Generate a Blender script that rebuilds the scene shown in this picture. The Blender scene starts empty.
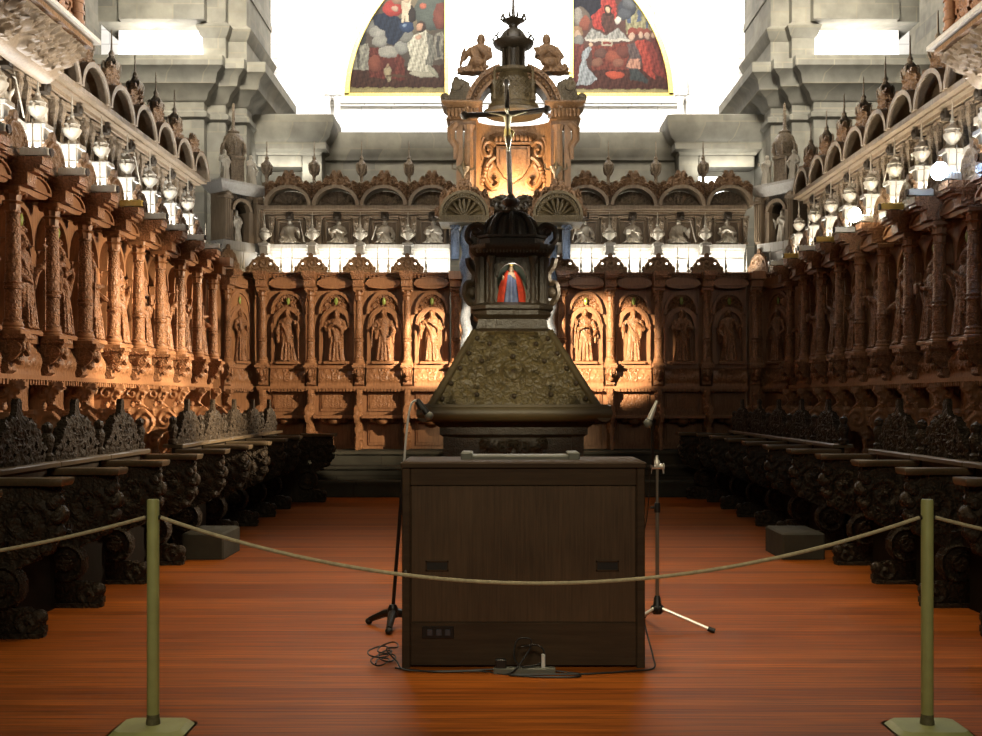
import bpy, bmesh, math, random
import numpy as np
from mathutils import Vector, Matrix

PI = math.pi
S = bpy.context.scene
C = S.collection
S.view_settings.view_transform = 'Standard'
S.view_settings.look = 'None'
S.view_settings.exposure = 0.0

# ------------------------------------------------------------------ materials
MATS = {}


def _mat(name):
    m = bpy.data.materials.new(name)
    m.use_nodes = True
    nt = m.node_tree
    nt.nodes.clear()
    out = nt.nodes.new('ShaderNodeOutputMaterial')
    b = nt.nodes.new('ShaderNodeBsdfPrincipled')
    nt.links.new(b.outputs[0], out.inputs[0])
    MATS[name] = m
    return m, nt, b


def wood(name, dark, light, rough=0.5, grain=(14, 14, 1.5), bump=0.4, carve=0.0, carve_scale=38, metal=0.0, spec=0.4):
    m, nt, b = _mat(name)
    N, L = nt.nodes, nt.links
    tc = N.new('ShaderNodeTexCoord')
    mp = N.new('ShaderNodeMapping')
    mp.inputs['Scale'].default_value = grain
    L.new(tc.outputs['Object'], mp.inputs[0])
    n1 = N.new('ShaderNodeTexNoise')
    n1.inputs['Scale'].default_value = 3.0
    n1.inputs['Detail'].default_value = 6
    n1.inputs['Roughness'].default_value = 0.65
    L.new(mp.outputs[0], n1.inputs['Vector'])
    n2 = N.new('ShaderNodeTexNoise')
    n2.inputs['Scale'].default_value = 2.2
    n2.inputs['Detail'].default_value = 3
    L.new(tc.outputs['Object'], n2.inputs['Vector'])
    mx = N.new('ShaderNodeMix')
    mx.inputs[0].default_value = 0.4
    L.new(n1.outputs['Fac'], mx.inputs[2])
    L.new(n2.outputs['Fac'], mx.inputs[3])
    cr = N.new('ShaderNodeValToRGB')
    cr.color_ramp.elements[0].position = 0.32
    cr.color_ramp.elements[0].color = (*dark, 1)
    cr.color_ramp.elements[1].position = 0.68
    cr.color_ramp.elements[1].color = (*light, 1)
    L.new(mx.outputs[0], cr.inputs[0])
    col = cr.outputs[0]
    hsrc = n1.outputs['Fac']
    if carve > 0:
        w = N.new('ShaderNodeTexNoise')
        w.inputs['Scale'].default_value = carve_scale * 0.45
        w.inputs['Detail'].default_value = 2
        L.new(tc.outputs['Object'], w.inputs['Vector'])
        ad = N.new('ShaderNodeMixRGB')
        ad.blend_type = 'LINEAR_LIGHT'
        ad.inputs[0].default_value = 0.06
        L.new(tc.outputs['Object'], ad.inputs[1])
        L.new(w.outputs['Color'], ad.inputs[2])
        v = N.new('ShaderNodeTexVoronoi')
        v.feature = 'SMOOTH_F1'
        v.inputs['Scale'].default_value = carve_scale
        L.new(ad.outputs[0], v.inputs['Vector'])
        inv = N.new('ShaderNodeMath')
        inv.operation = 'SUBTRACT'
        inv.inputs[0].default_value = 1.0
        L.new(v.outputs['Distance'], inv.inputs[1])
        hsrc = inv.outputs[0]
        rr = N.new('ShaderNodeMapRange')  # hollows of the carving darkened in the colour, as painted crease shade
        rr.inputs['From Min'].default_value = 0.25
        rr.inputs['From Max'].default_value = 0.75
        rr.inputs['To Min'].default_value = 1.0 - 0.55 * min(1, carve)
        rr.inputs['To Max'].default_value = 1.12
        L.new(inv.outputs[0], rr.inputs['Value'])
        mm = N.new('ShaderNodeMixRGB')
        mm.blend_type = 'MULTIPLY'
        mm.inputs[0].default_value = 1.0
        L.new(col, mm.inputs[1])
        L.new(rr.outputs[0], mm.inputs[2])
        col = mm.outputs[0]
    L.new(col, b.inputs['Base Color'])
    bp = N.new('ShaderNodeBump')
    bp.inputs['Strength'].default_value = min(1, bump + 0.6 * carve)
    bp.inputs['Distance'].default_value = 0.004 + 0.016 * carve
    L.new(hsrc, bp.inputs['Height'])
    L.new(bp.outputs[0], b.inputs['Normal'])
    b.inputs['Roughness'].default_value = rough
    b.inputs['Metallic'].default_value = metal
    b.inputs['Specular IOR Level'].default_value = spec
    return m


def plain(name, col, rough=0.5, metal=0.0, noise=0.12, emit=None, estr=0.0, scale=9.0):
    m, nt, b = _mat(name)
    N, L = nt.nodes, nt.links
    tc = N.new('ShaderNodeTexCoord')
    n = N.new('ShaderNodeTexNoise')
    n.inputs['Scale'].default_value = scale
    n.inputs['Detail'].default_value = 4
    L.new(tc.outputs['Object'], n.inputs['Vector'])
    cr = N.new('ShaderNodeValToRGB')
    cr.color_ramp.elements[0].position = 0.3
    cr.color_ramp.elements[1].position = 0.7
    cr.color_ramp.elements[0].color = (*[c * (1 - noise) for c in col], 1)
    cr.color_ramp.elements[1].color = (*[min(1, c * (1 + noise)) for c in col], 1)
    L.new(n.outputs['Fac'], cr.inputs[0])
    L.new(cr.outputs[0], b.inputs['Base Color'])
    b.inputs['Roughness'].default_value = rough
    b.inputs['Metallic'].default_value = metal
    if emit:
        b.inputs['Emission Color'].default_value = (*emit, 1)
        b.inputs['Emission Strength'].default_value = estr
    return m


def stone(name, c1, c2, mortar, sx=0.62, sz=0.36, msize=0.012, vary=0.5, rough=0.85):
    """ashlar blocks: brick pattern laid on the wall face (object coordinates, X+Y along, Z up)"""
    m, nt, b = _mat(name)
    N, L = nt.nodes, nt.links
    tc = N.new('ShaderNodeTexCoord')
    sp = N.new('ShaderNodeSeparateXYZ')
    L.new(tc.outputs['Object'], sp.inputs[0])
    ad = N.new('ShaderNodeMath')
    ad.operation = 'ADD'
    L.new(sp.outputs[0], ad.inputs[0])
    L.new(sp.outputs[1], ad.inputs[1])
    cb = N.new('ShaderNodeCombineXYZ')
    L.new(ad.outputs[0], cb.inputs[0])
    L.new(sp.outputs[2], cb.inputs[1])
    br = N.new('ShaderNodeTexBrick')
    br.inputs['Scale'].default_value = 1.0
    br.inputs['Brick Width'].default_value = sx
    br.inputs['Row Height'].default_value = sz
    br.inputs['Mortar Size'].default_value = msize
    br.inputs['Bias'].default_value = 0.0
    br.inputs['Color1'].default_value = (*c1, 1)
    br.inputs['Color2'].default_value = (*c2, 1)
    br.inputs['Mortar'].default_value = (*mortar, 1)
    L.new(cb.outputs[0], br.inputs['Vector'])
    n = N.new('ShaderNodeTexNoise')
    n.inputs['Scale'].default_value = 3.5
    n.inputs['Detail'].default_value = 7
    L.new(tc.outputs['Object'], n.inputs['Vector'])
    rr = N.new('ShaderNodeMapRange')
    rr.inputs['From Min'].default_value = 0.3
    rr.inputs['From Max'].default_value = 0.7
    rr.inputs['To Min'].default_value = 1 - vary * 0.5
    rr.inputs['To Max'].default_value = 1 + vary * 0.3
    L.new(n.outputs['Fac'], rr.inputs['Value'])
    mm = N.new('ShaderNodeMixRGB')
    mm.blend_type = 'MULTIPLY'
    mm.inputs[0].default_value = 1
    L.new(br.outputs['Color'], mm.inputs[1])
    L.new(rr.outputs[0], mm.inputs[2])
    L.new(mm.outputs[0], b.inputs['Base Color'])
    bp = N.new('ShaderNodeBump')
    bp.inputs['Strength'].default_value = 0.5
    bp.inputs['Distance'].default_value = 0.02
    L.new(n.outputs['Fac'], bp.inputs['Height'])
    L.new(bp.outputs[0], b.inputs['Normal'])
    b.inputs['Roughness'].default_value = rough
    b.inputs['Specular IOR Level'].default_value = 0.2
    return m


def floor_mat():
    m, nt, b = _mat('floor_boards')
    N, L = nt.nodes, nt.links
    tc = N.new('ShaderNodeTexCoord')
    br = N.new('ShaderNodeTexBrick')
    br.inputs['Scale'].default_value = 1.0
    br.inputs['Brick Width'].default_value = 90.0
    br.inputs['Row Height'].default_value = 0.105
    br.inputs['Mortar Size'].default_value = 0.003
    br.inputs['Color1'].default_value = (0.38, 0.105, 0.013, 1)
    br.inputs['Color2'].default_value = (0.22, 0.054, 0.007, 1)
    br.inputs['Mortar'].default_value = (0.13, 0.032, 0.005, 1)
    sh = N.new('ShaderNodeMapping')
    sh.inputs['Location'].default_value = (21.7, 0.03, 0)
    L.new(tc.outputs['Object'], sh.inputs[0])
    L.new(sh.outputs[0], br.inputs['Vector'])
    mp = N.new('ShaderNodeMapping')
    mp.inputs['Scale'].default_value = (0.7, 16, 1)
    L.new(tc.outputs['Object'], mp.inputs[0])
    n = N.new('ShaderNodeTexNoise')
    n.inputs['Scale'].default_value = 2.5
    n.inputs['Detail'].default_value = 7
    L.new(mp.outputs[0], n.inputs['Vector'])
    rr = N.new('ShaderNodeMapRange')
    rr.inputs['From Min'].default_value = 0.3
    rr.inputs['From Max'].default_value = 0.7
    rr.inputs['To Min'].default_value = 0.5
    rr.inputs['To Max'].default_value = 1.4
    L.new(n.outputs['Fac'], rr.inputs['Value'])
    mm = N.new('ShaderNodeMixRGB')
    mm.blend_type = 'MULTIPLY'
    mm.inputs[0].default_value = 1
    L.new(br.outputs['Color'], mm.inputs[1])
    L.new(rr.outputs[0], mm.inputs[2])
    L.new(mm.outputs[0], b.inputs['Base Color'])
    r2 = N.new('ShaderNodeMapRange')
    r2.inputs['To Min'].default_value = 0.32
    r2.inputs['To Max'].default_value = 0.55
    L.new(n.outputs['Fac'], r2.inputs['Value'])
    L.new(r2.outputs[0], b.inputs['Roughness'])
    bp = N.new('ShaderNodeBump')
    bp.inputs['Strength'].default_value = 0.25
    bp.inputs['Distance'].default_value = 0.006
    L.new(n.outputs['Fac'], bp.inputs['Height'])
    L.new(bp.outputs[0], b.inputs['Normal'])
    b.inputs['Specular IOR Level'].default_value = 0.11
    return m


def painted(name):
    m, nt, b = _mat(name)
    N, L = nt.nodes, nt.links
    a = N.new('ShaderNodeAttribute')
    a.attribute_name = 'Col'
    n = N.new('ShaderNodeTexNoise')
    n.inputs['Scale'].default_value = 7
    n.inputs['Detail'].default_value = 5
    rr = N.new('ShaderNodeMapRange')
    rr.inputs['To Min'].default_value = 0.6
    rr.inputs['To Max'].default_value = 1.35
    L.new(n.outputs['Fac'], rr.inputs['Value'])
    mm = N.new('ShaderNodeMixRGB')
    mm.blend_type = 'MULTIPLY'
    mm.inputs[0].default_value = 1
    L.new(a.outputs['Color'], mm.inputs[1])
    L.new(rr.outputs[0], mm.inputs[2])
    L.new(mm.outputs[0], b.inputs['Base Color'])
    b.inputs['Roughness'].default_value = 0.6
    b.inputs['Specular IOR Level'].default_value = 0.1
    return m


W_WARM = wood('warm_oak', (0.155, 0.064, 0.026), (0.34, 0.165, 0.074), 0.45)
W_WARMC = wood('warm_oak_carved', (0.15, 0.062, 0.024), (0.34, 0.16, 0.072), 0.45, carve=0.8)
W_UP = wood('grey_walnut', (0.115, 0.078, 0.043), (0.25, 0.178, 0.108), 0.5)
W_UPC = wood('grey_walnut_carved', (0.115, 0.08, 0.046), (0.27, 0.195, 0.12), 0.5, carve=0.8, carve_scale=42)
W_PALE = wood('pale_carving', (0.30, 0.25, 0.18), (0.50, 0.44, 0.34), 0.5)
W_PLINTH = wood('pale_plinth', (0.24, 0.215, 0.175), (0.38, 0.345, 0.29), 0.5)
W_CREST = wood('brown_crest', (0.11, 0.056, 0.024), (0.23, 0.125, 0.055), 0.5, carve=0.7, carve_scale=45)
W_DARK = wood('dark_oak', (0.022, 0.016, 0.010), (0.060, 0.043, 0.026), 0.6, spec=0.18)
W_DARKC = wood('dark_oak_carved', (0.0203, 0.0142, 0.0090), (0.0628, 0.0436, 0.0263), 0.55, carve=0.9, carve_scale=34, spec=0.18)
W_SHADE = wood('shaded_oak', (0.008, 0.006, 0.004), (0.018, 0.013, 0.008), 0.7, spec=0.1)  # dark oak copy with the shade of the seats put into its colour
W_DTOP = wood('desk_top', (0.07, 0.05, 0.028), (0.125, 0.088, 0.05), 0.38, grain=(2, 14, 14))
W_LECT = wood('lectern_olive', (0.0527, 0.0372, 0.0124), (0.1054, 0.0775, 0.0279), 0.5, carve=0.9, carve_scale=26)
W_LRAIL = wood('lectern_rail', (0.0450, 0.0330, 0.0120), (0.0840, 0.0600, 0.0240), 0.5, grain=(1.5, 14, 14))
W_LDARK = wood('lectern_dark', (0.0186, 0.0130, 0.0068), (0.0465, 0.0322, 0.0161), 0.45, carve=0.35, carve_scale=40)
W_HOOD = wood('hood_bronze', (0.0459, 0.0313, 0.0119), (0.1080, 0.0756, 0.0324), 0.45, carve=0.5, carve_scale=40)
W_GOLD = wood('gilt_wood', (0.1020, 0.0493, 0.0187), (0.2295, 0.1232, 0.0527), 0.45, carve=0.4, carve_scale=30)
W_ORGAN = wood('console_veneer', (0.0400, 0.0240, 0.0130), (0.1000, 0.0620, 0.0340), 0.4, grain=(26, 26, 0.9), bump=0.1)
W_ORGF = wood('console_frame', (0.0324, 0.0198, 0.0126), (0.0648, 0.0414, 0.0234), 0.6, grain=(1, 14, 14), bump=0.1, spec=0.12)
SILVER = wood('silvered_carving', (0.05, 0.055, 0.065), (0.14, 0.155, 0.175), 0.4, carve=0.6, carve_scale=44)
STONE = stone('grey_ashlar', (0.175, 0.158, 0.120), (0.125, 0.115, 0.092), (0.17, 0.15, 0.11))
STONE_D = stone('step_stone', (0.060, 0.054, 0.038), (0.050, 0.046, 0.034), (0.04, 0.035, 0.025), sx=1.9, sz=0.3)
WHITE = stone('white_ashlar', (0.80, 0.78, 0.74), (0.74, 0.72, 0.68), (0.55, 0.53, 0.5), sx=0.7, sz=0.34, vary=0.2)
GOLD = plain('gold_leaf', (0.58, 0.42, 0.10), 0.4, 0.3, 0.35, scale=22)
GILT = plain('green_gilt_glass', (0.22, 0.27, 0.06), 0.2)
FLOOR = floor_mat()
PAINTING = painted('oil_paint')
OLIVE = plain('olive_enamel', (0.30, 0.31, 0.115), 0.45, 0.0, 0.1, scale=14)
OLIVE_W = plain('worn_enamel', (0.11, 0.10, 0.05), 0.6, 0.2, 0.3, scale=50)
ROPE = plain('rope_fibre', (0.36, 0.31, 0.19), 0.85, 0, 0.2, scale=60)
BLACK = plain('black_plastic', (0.012, 0.012, 0.011), 0.45)
BLACKM = plain('black_metal', (0.02, 0.018, 0.016), 0.35, 0.4)
CHROME = plain('chrome', (0.72, 0.69, 0.62), 0.3, 0.35, 0.05)
GREYP = plain('grey_plastic', (0.13, 0.13, 0.105), 0.5)
DCHROME = plain('dull_chrome', (0.30, 0.27, 0.22), 0.3, 0.6, 0.05)
WHITEP = plain('white_enamel', (0.72, 0.72, 0.68), 0.4)
YELLOWP = plain('yellow_enamel', (0.62, 0.42, 0.07), 0.4)
LENS_OFF = plain('dark_lens', (0.05, 0.05, 0.06), 0.15)
LENS_W = plain('lit_lens_warm', (1, 1, 0.9), 0.3, emit=(1.0, 0.97, 0.82), estr=60)
LENS_B = plain('lit_lens_blue', (0.8, 0.9, 1), 0.3, emit=(0.55, 0.75, 1.0), estr=60)
WINDOW_GLOW = plain('daylight_glow_pane', (1, 1, 1), 0.3, emit=(0.95, 0.98, 1.0), estr=2.5)  # daylight in the rear window, added glow in the retro wall openings
SKIN = plain('painted_skin', (0.50, 0.36, 0.22), 0.5)
CORPUS = plain('ivory_figure', (0.22, 0.18, 0.09), 0.45)
CLOTH = plain('gilt_cloth', (0.26, 0.18, 0.04), 0.5)
RED = plain('red_mantle', (0.55, 0.055, 0.025), 0.5, noise=0.3, scale=20)
BLUE = plain('blue_gown', (0.10, 0.13, 0.24), 0.5, noise=0.3, scale=20)
NICHEG = plain('niche_grey_green', (0.12, 0.15, 0.10), 0.6)


# ------------------------------------------------------------------ mesh tools
class MB:
    def __init__(self):
        self.v, self.f = [], []

    def add(self, vs, fs):
        o = len(self.v)
        self.v += [tuple(p) for p in vs]
        self.f += [tuple(i + o for i in f) for f in fs]
        return self

    def merge(self, other, M=None):
        vs = other.v if M is None else [tuple(M @ Vector(p)) for p in other.v]
        return self.add(vs, other.f)

    def box(self, x0, x1, y0, y1, z0, z1):
        return self.add([(x0, y0, z0), (x1, y0, z0), (x1, y1, z0), (x0, y1, z0), (x0, y0, z1), (x1, y0, z1), (x1, y1, z1), (x0, y1, z1)],
                        [(0, 3, 2, 1), (4, 5, 6, 7), (0, 1, 5, 4), (1, 2, 6, 5), (2, 3, 7, 6), (3, 0, 4, 7)])

    def bbox(self, x0, x1, y0, y1, z0, z1, c=0.01):
        """box with chamfered vertical and top edges"""
        p = [(x0 + c, y0), (x1 - c, y0), (x1, y0 + c), (x1, y1 - c), (x1 - c, y1), (x0 + c, y1), (x0, y1 - c), (x0, y0 + c)]
        cx, cy = (x0 + x1) / 2, (y0 + y1) / 2
        sx, sy = 1 - 2 * c / max(1e-6, x1 - x0), 1 - 2 * c / max(1e-6, y1 - y0)
        q = [(cx + (a - cx) * sx, cy + (b - cy) * sy) for a, b in p]
        return self.loft([[(a, b, z0) for a, b in p], [(a, b, z1 - c) for a, b in p], [(a, b, z1) for a, b in q]])

    def loft(self, rings, cap=True, closed=True):
        n = len(rings[0])
        vs = [p for r in rings for p in r]
        fs = []
        for i in range(len(rings) - 1):
            for j in range(n if closed else n - 1):
                k = (j + 1) % n
                fs.append((i * n + j, i * n + k, (i + 1) * n + k, (i + 1) * n + j))
        if cap:
            fs.append(tuple(range(n - 1, -1, -1)))
            fs.append(tuple((len(rings) - 1) * n + j for j in range(n)))
        return self.add(vs, fs)

    def prism(self, poly, axis, a, b):
        """poly of (u,v) extruded along axis: 'y' -> (u,t,v); 'x' -> (t,u,v); 'z' -> (u,v,t)"""
        f = {'y': lambda u, v, t: (u, t, v), 'x': lambda u, v, t: (t, u, v), 'z': lambda u, v, t: (u, v, t)}[axis]
        return self.loft([[f(u, v, a) for u, v in poly], [f(u, v, b) for u, v in poly]])

    def lathe(self, prof, cx=0, cy=0, n=14, sx=1, sy=1, lobes=0, amp=0.0, twist=0.0, phase=0.0):
        rings = []
        for r, z in prof:
            ring = []
            for j in range(n):
                a = 2 * PI * j / n + phase
                rr = r * (1 + amp * math.cos(lobes * a + twist * z)) if lobes else r
                ring.append((cx + sx * rr * math.cos(a), cy + sy * rr * math.sin(a), z))
            rings.append(ring)
        return self.loft(rings)

    def tube(self, path, rad, n=7):
        P = [Vector(p) for p in path]
        R = rad if isinstance(rad, (list, tuple)) else [rad] * len(P)
        rings = []
        t0 = (P[1] - P[0]).normalized()
        up = Vector((0, 0, 1)) if abs(t0.z) < 0.9 else Vector((1, 0, 0))
        nrm = t0.cross(up).normalized()
        for i, p in enumerate(P):
            t = (P[min(i + 1, len(P) - 1)] - P[max(i - 1, 0)])
            t = t.normalized() if t.length > 1e-9 else t0
            nrm = (nrm - t * nrm.dot(t))
            nrm = nrm.normalized() if nrm.length > 1e-6 else t.orthogonal().normalized()
            bi = t.cross(nrm)
            rings.append([tuple(p + (nrm * math.cos(2 * PI * j / n) + bi * math.sin(2 * PI * j / n)) * R[i]) for j in range(n)])
        return self.loft(rings)

    def ell(self, c, r, n=12, m=8, M=None):
        r = (r, r, r) if not isinstance(r, (tuple, list)) else r
        rings = []
        for i in range(1, m):
            t = PI * i / m
            rings.append([(r[0] * math.sin(t) * math.cos(2 * PI * j / n), r[1] * math.sin(t) * math.sin(2 * PI * j / n), -r[2] * math.cos(t)) for j in range(n)])
        tmp = MB().loft(rings, cap=False)
        k = len(tmp.v)
        tmp.v += [(0, 0, -r[2]), (0, 0, r[2])]
        for j in range(n):
            tmp.f.append((k, (j + 1) % n, j))
            tmp.f.append((k + 1, (m - 2) * n + j, (m - 2) * n + (j + 1) % n))
        T = Matrix.Translation(c)
        return self.merge(tmp, T @ M if M is not None else T)

    def arch(self, cx, z0, r0, r1, y0, y1, n=20, ez=1.0, a0=0.0, a1=PI):
        """half ring between radii r0<r1, extruded y0..y1"""
        rings = []
        for i in range(n + 1):
            a = a0 + (a1 - a0) * i / n
            c, s = math.cos(a), math.sin(a) * ez
            rings.append([(cx + r0 * c, y0, z0 + r0 * s), (cx + r1 * c, y0, z0 + r1 * s), (cx + r1 * c, y1, z0 + r1 * s), (cx + r0 * c, y1, z0 + r0 * s)])
        return self.loft(rings)

    def sweep(self, plan, prof, closed=True):
        """moulding: prof of (outward offset, z) carried round the plan polygon (counter-clockwise = offsets outward)"""
        n = len(plan)
        rings = []
        for d, z in prof:
            ring = []
            for i in range(n):
                p0, p1, p2 = Vector(plan[i - 1]), Vector(plan[i]), Vector(plan[(i + 1) % n])
                e1, e2 = (p1 - p0).normalized(), (p2 - p1).normalized()
                n1, n2 = Vector((e1.y, -e1.x)), Vector((e2.y, -e2.x))
                b = n1 + n2
                b = b / max(0.3, b.dot(n1)) if b.length > 1e-6 else n1
                q = p1 + b * d
                ring.append((q.x, q.y, z))
            rings.append(ring)
        return self.loft(rings)

    def mesh(self, name, mat, sharp=38, off=None, smooth=True):
        me = bpy.data.meshes.new(name)
        v = self.v if off is None else [(a - off[0], b - off[1], c - off[2]) for a, b, c in self.v]
        me.from_pydata(v, [], self.f)
        bm = bmesh.new()
        bm.from_mesh(me)
        bmesh.ops.recalc_face_normals(bm, faces=bm.faces)
        bm.to_mesh(me)
        bm.free()
        finish(me, mat, sharp, smooth)
        return me

    def build(self, name, mat, parent=None, off=None, sharp=38):
        return link(name, self.mesh(name, mat, sharp, off), parent)


def finish(me, mat, sharp=38, smooth=True):
    me.materials.clear()
    me.materials.append(mat)
    if smooth:
        me.polygons.foreach_set('use_smooth', [True] * len(me.polygons))
        me.set_sharp_from_angle(angle=math.radians(sharp))
    me.update()


def link(name, me, parent=None):
    o = bpy.data.objects.new(name, me)
    C.objects.link(o)
    if parent is not None:
        o.parent = parent
    return o


def thing(name, label=None, cat=None, loc=(0, 0, 0), rz=0.0, group=None, sc=None):
    o = bpy.data.objects.new(name, None)
    o.empty_display_size = 0.1
    C.objects.link(o)
    o.location = loc
    o.rotation_euler = (0, 0, rz)
    if sc:
        o.scale = sc
    tag(o, label, cat, group)
    return o


def tag(o, label=None, cat=None, group=None, kind=None):
    if label:
        o['label'] = label
    if cat:
        o['category'] = cat
    if group:
        o['group'] = group
    if kind:
        o['kind'] = kind
    return o


def struct(name, mb, mat, sharp=38):
    return tag(mb.build(name, mat, None, sharp=sharp), kind='structure')


def dup(root, loc, rz, label, sc=None):
    r = root.copy()
    C.objects.link(r)
    r.location = loc
    r.rotation_euler = (0, 0, rz)
    r['label'] = label
    if sc:
        r.scale = sc
    for ch in KIDS.get(root.name, list(root.children)):
        c = ch.copy()
        C.objects.link(c)
        c.parent = r
        for g in list(ch.children):
            d = g.copy()
            C.objects.link(d)
            d.parent = c
    return r


KIDS = {}


def kid(r, stem):
    return [c for c in r.children if c.name.split('.')[0] == stem]


def remesh(mb, voxel, name, mat, smooth=2):
    """one continuous skin around overlapping closed pieces"""
    me = bpy.data.meshes.new('tmp')
    me.from_pydata(mb.v, [], mb.f)
    bm = bmesh.new()
    bm.from_mesh(me)
    bmesh.ops.recalc_face_normals(bm, faces=bm.faces)
    bm.to_mesh(me)
    bm.free()
    o = bpy.data.objects.new('tmp', me)
    C.objects.link(o)
    m = o.modifiers.new('r', 'REMESH')
    m.mode = 'VOXEL'
    m.voxel_size = voxel
    if smooth:
        s = o.modifiers.new('s', 'SMOOTH')
        s.iterations = smooth
        s.factor = 0.5
    dg = bpy.context.evaluated_depsgraph_get()
    dg.update()
    out = bpy.data.meshes.new_from_object(o.evaluated_get(dg))
    bpy.data.objects.remove(o)
    bpy.data.meshes.remove(me)
    out.name = name
    finish(out, mat, 80)
    return out


def cable(pts, r=.005, n=10):
    """smooth curve through points"""
    P = [Vector(p) for p in pts]
    out = []
    for i in range(len(P) - 1):
        p0, p1, p2, p3 = P[max(0, i - 1)], P[i], P[i + 1], P[min(len(P) - 1, i + 2)]
        for k in range(n):
            u = k / n
            out.append(.5 * ((2 * p1) + (p2 - p0) * u + (2 * p0 - 5 * p1 + 4 * p2 - p3) * u * u + (3 * p1 - p0 - 3 * p2 + p3) * u ** 3))
    out.append(P[-1])
    return MB().tube(out, r, 6)

# relief carving on a grid ---------------------------------------------------
def pip(poly, U, V):
    ins = np.zeros(U.shape, bool)
    n = len(poly)
    j = n - 1
    for i in range(n):
        xi, yi = poly[i]
        xj, yj = poly[j]
        c = ((yi > V) != (yj > V)) & (U < (xj - xi) * (V - yi) / ((yj - yi) + 1e-12) + xi)
        ins ^= c
        j = i
    return ins


def relief(u0, u1, v0, v1, nu, nv, height, inside=None, thick=0.03, mapf=None):
    """carved slab: front surface lifted by height(U,V), flat back, cut out by inside(U,V)"""
    u = np.linspace(u0, u1, nu + 1)
    v = np.linspace(v0, v1, nv + 1)
    U, V = np.meshgrid(u, v)
    H = height(U, V)
    uc, vc = (u[:-1] + u[1:]) / 2, (v[:-1] + v[1:]) / 2
    UC, VC = np.meshgrid(uc, vc)
    ins = np.ones(UC.shape, bool) if inside is None else inside(UC, VC)
    mapf = mapf or (lambda a, b, d: (a, -d, b))
    mb = MB()
    idf, idb = {}, {}

    def vf(i, j):
        if (i, j) not in idf:
            idf[(i, j)] = len(mb.v)
            mb.v.append(mapf(U[i, j], V[i, j], thick + H[i, j]))
        return idf[(i, j)]

    def vb(i, j):
        if (i, j) not in idb:
            idb[(i, j)] = len(mb.v)
            mb.v.append(mapf(U[i, j], V[i, j], 0.0))
        return idb[(i, j)]

    for i in range(nv):
        for j in range(nu):
            if not ins[i, j]:
                continue
            q = [(i, j), (i, j + 1), (i + 1, j + 1), (i + 1, j)]
            mb.f.append(tuple(vf(*p) for p in q))
            mb.f.append(tuple(vb(*p) for p in reversed(q)))
            for (a, b, di, dj) in ((q[0], q[1], -1, 0), (q[1], q[2], 0, 1), (q[2], q[3], 1, 0), (q[3], q[0], 0, -1)):
                ii, jj = i + di, j + dj
                if ii < 0 or jj < 0 or ii >= nv or jj >= nu or not ins[ii, jj]:
                    mb.f.append((vf(*b), vf(*a), vb(*a), vb(*b)))
    return mb


def spiral(U, V, cx, cy, R, turns=1.6, d=1):
    x, y = U - cx, V - cy
    r = np.hypot(x, y) / R
    th = np.arctan2(y, x)
    h = 0.5 + 0.5 * np.cos(2 * PI * turns * r - d * th)
    return np.where(r < 1, h * np.sqrt(np.clip(1 - r * r, 0, 1)), 0)


def rosette(U, V, cx, cy, R, k=6):
    x, y = U - cx, V - cy
    r = np.hypot(x, y) / R
    th = np.arctan2(y, x)
    h = (1 - r) * (0.65 + 0.35 * np.cos(k * th)) + 0.5 * np.exp(-(r / 0.25) ** 2)
    return np.where(r < 1, h, 0)


def acanthus(U, V, seed, box, n=14, R=(0.05, 0.1), sym=True):
    rnd = random.Random(seed)
    X = np.abs(U - (box[0] + box[1]) / 2) if sym else U
    x0, x1 = (0, (box[1] - box[0]) / 2) if sym else (box[0], box[1])
    H = np.zeros(U.shape)
    for _ in range(n):
        r = rnd.uniform(*R)
        cx, cy = rnd.uniform(x0, x1), rnd.uniform(box[2], box[3])
        k = rnd.random()
        h = spiral(X, V, cx, cy, r, rnd.uniform(1.2, 2.0), rnd.choice((-1, 1))) if k < 0.7 else rosette(X, V, cx, cy, r, rnd.choice((5, 6, 8)))
        H = np.maximum(H, h)
    return H


def edge_box(U, V, x0, x1, y0, y1):
    return np.minimum(np.minimum(U - x0, x1 - U), np.minimum(V - y0, y1 - V))


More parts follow.
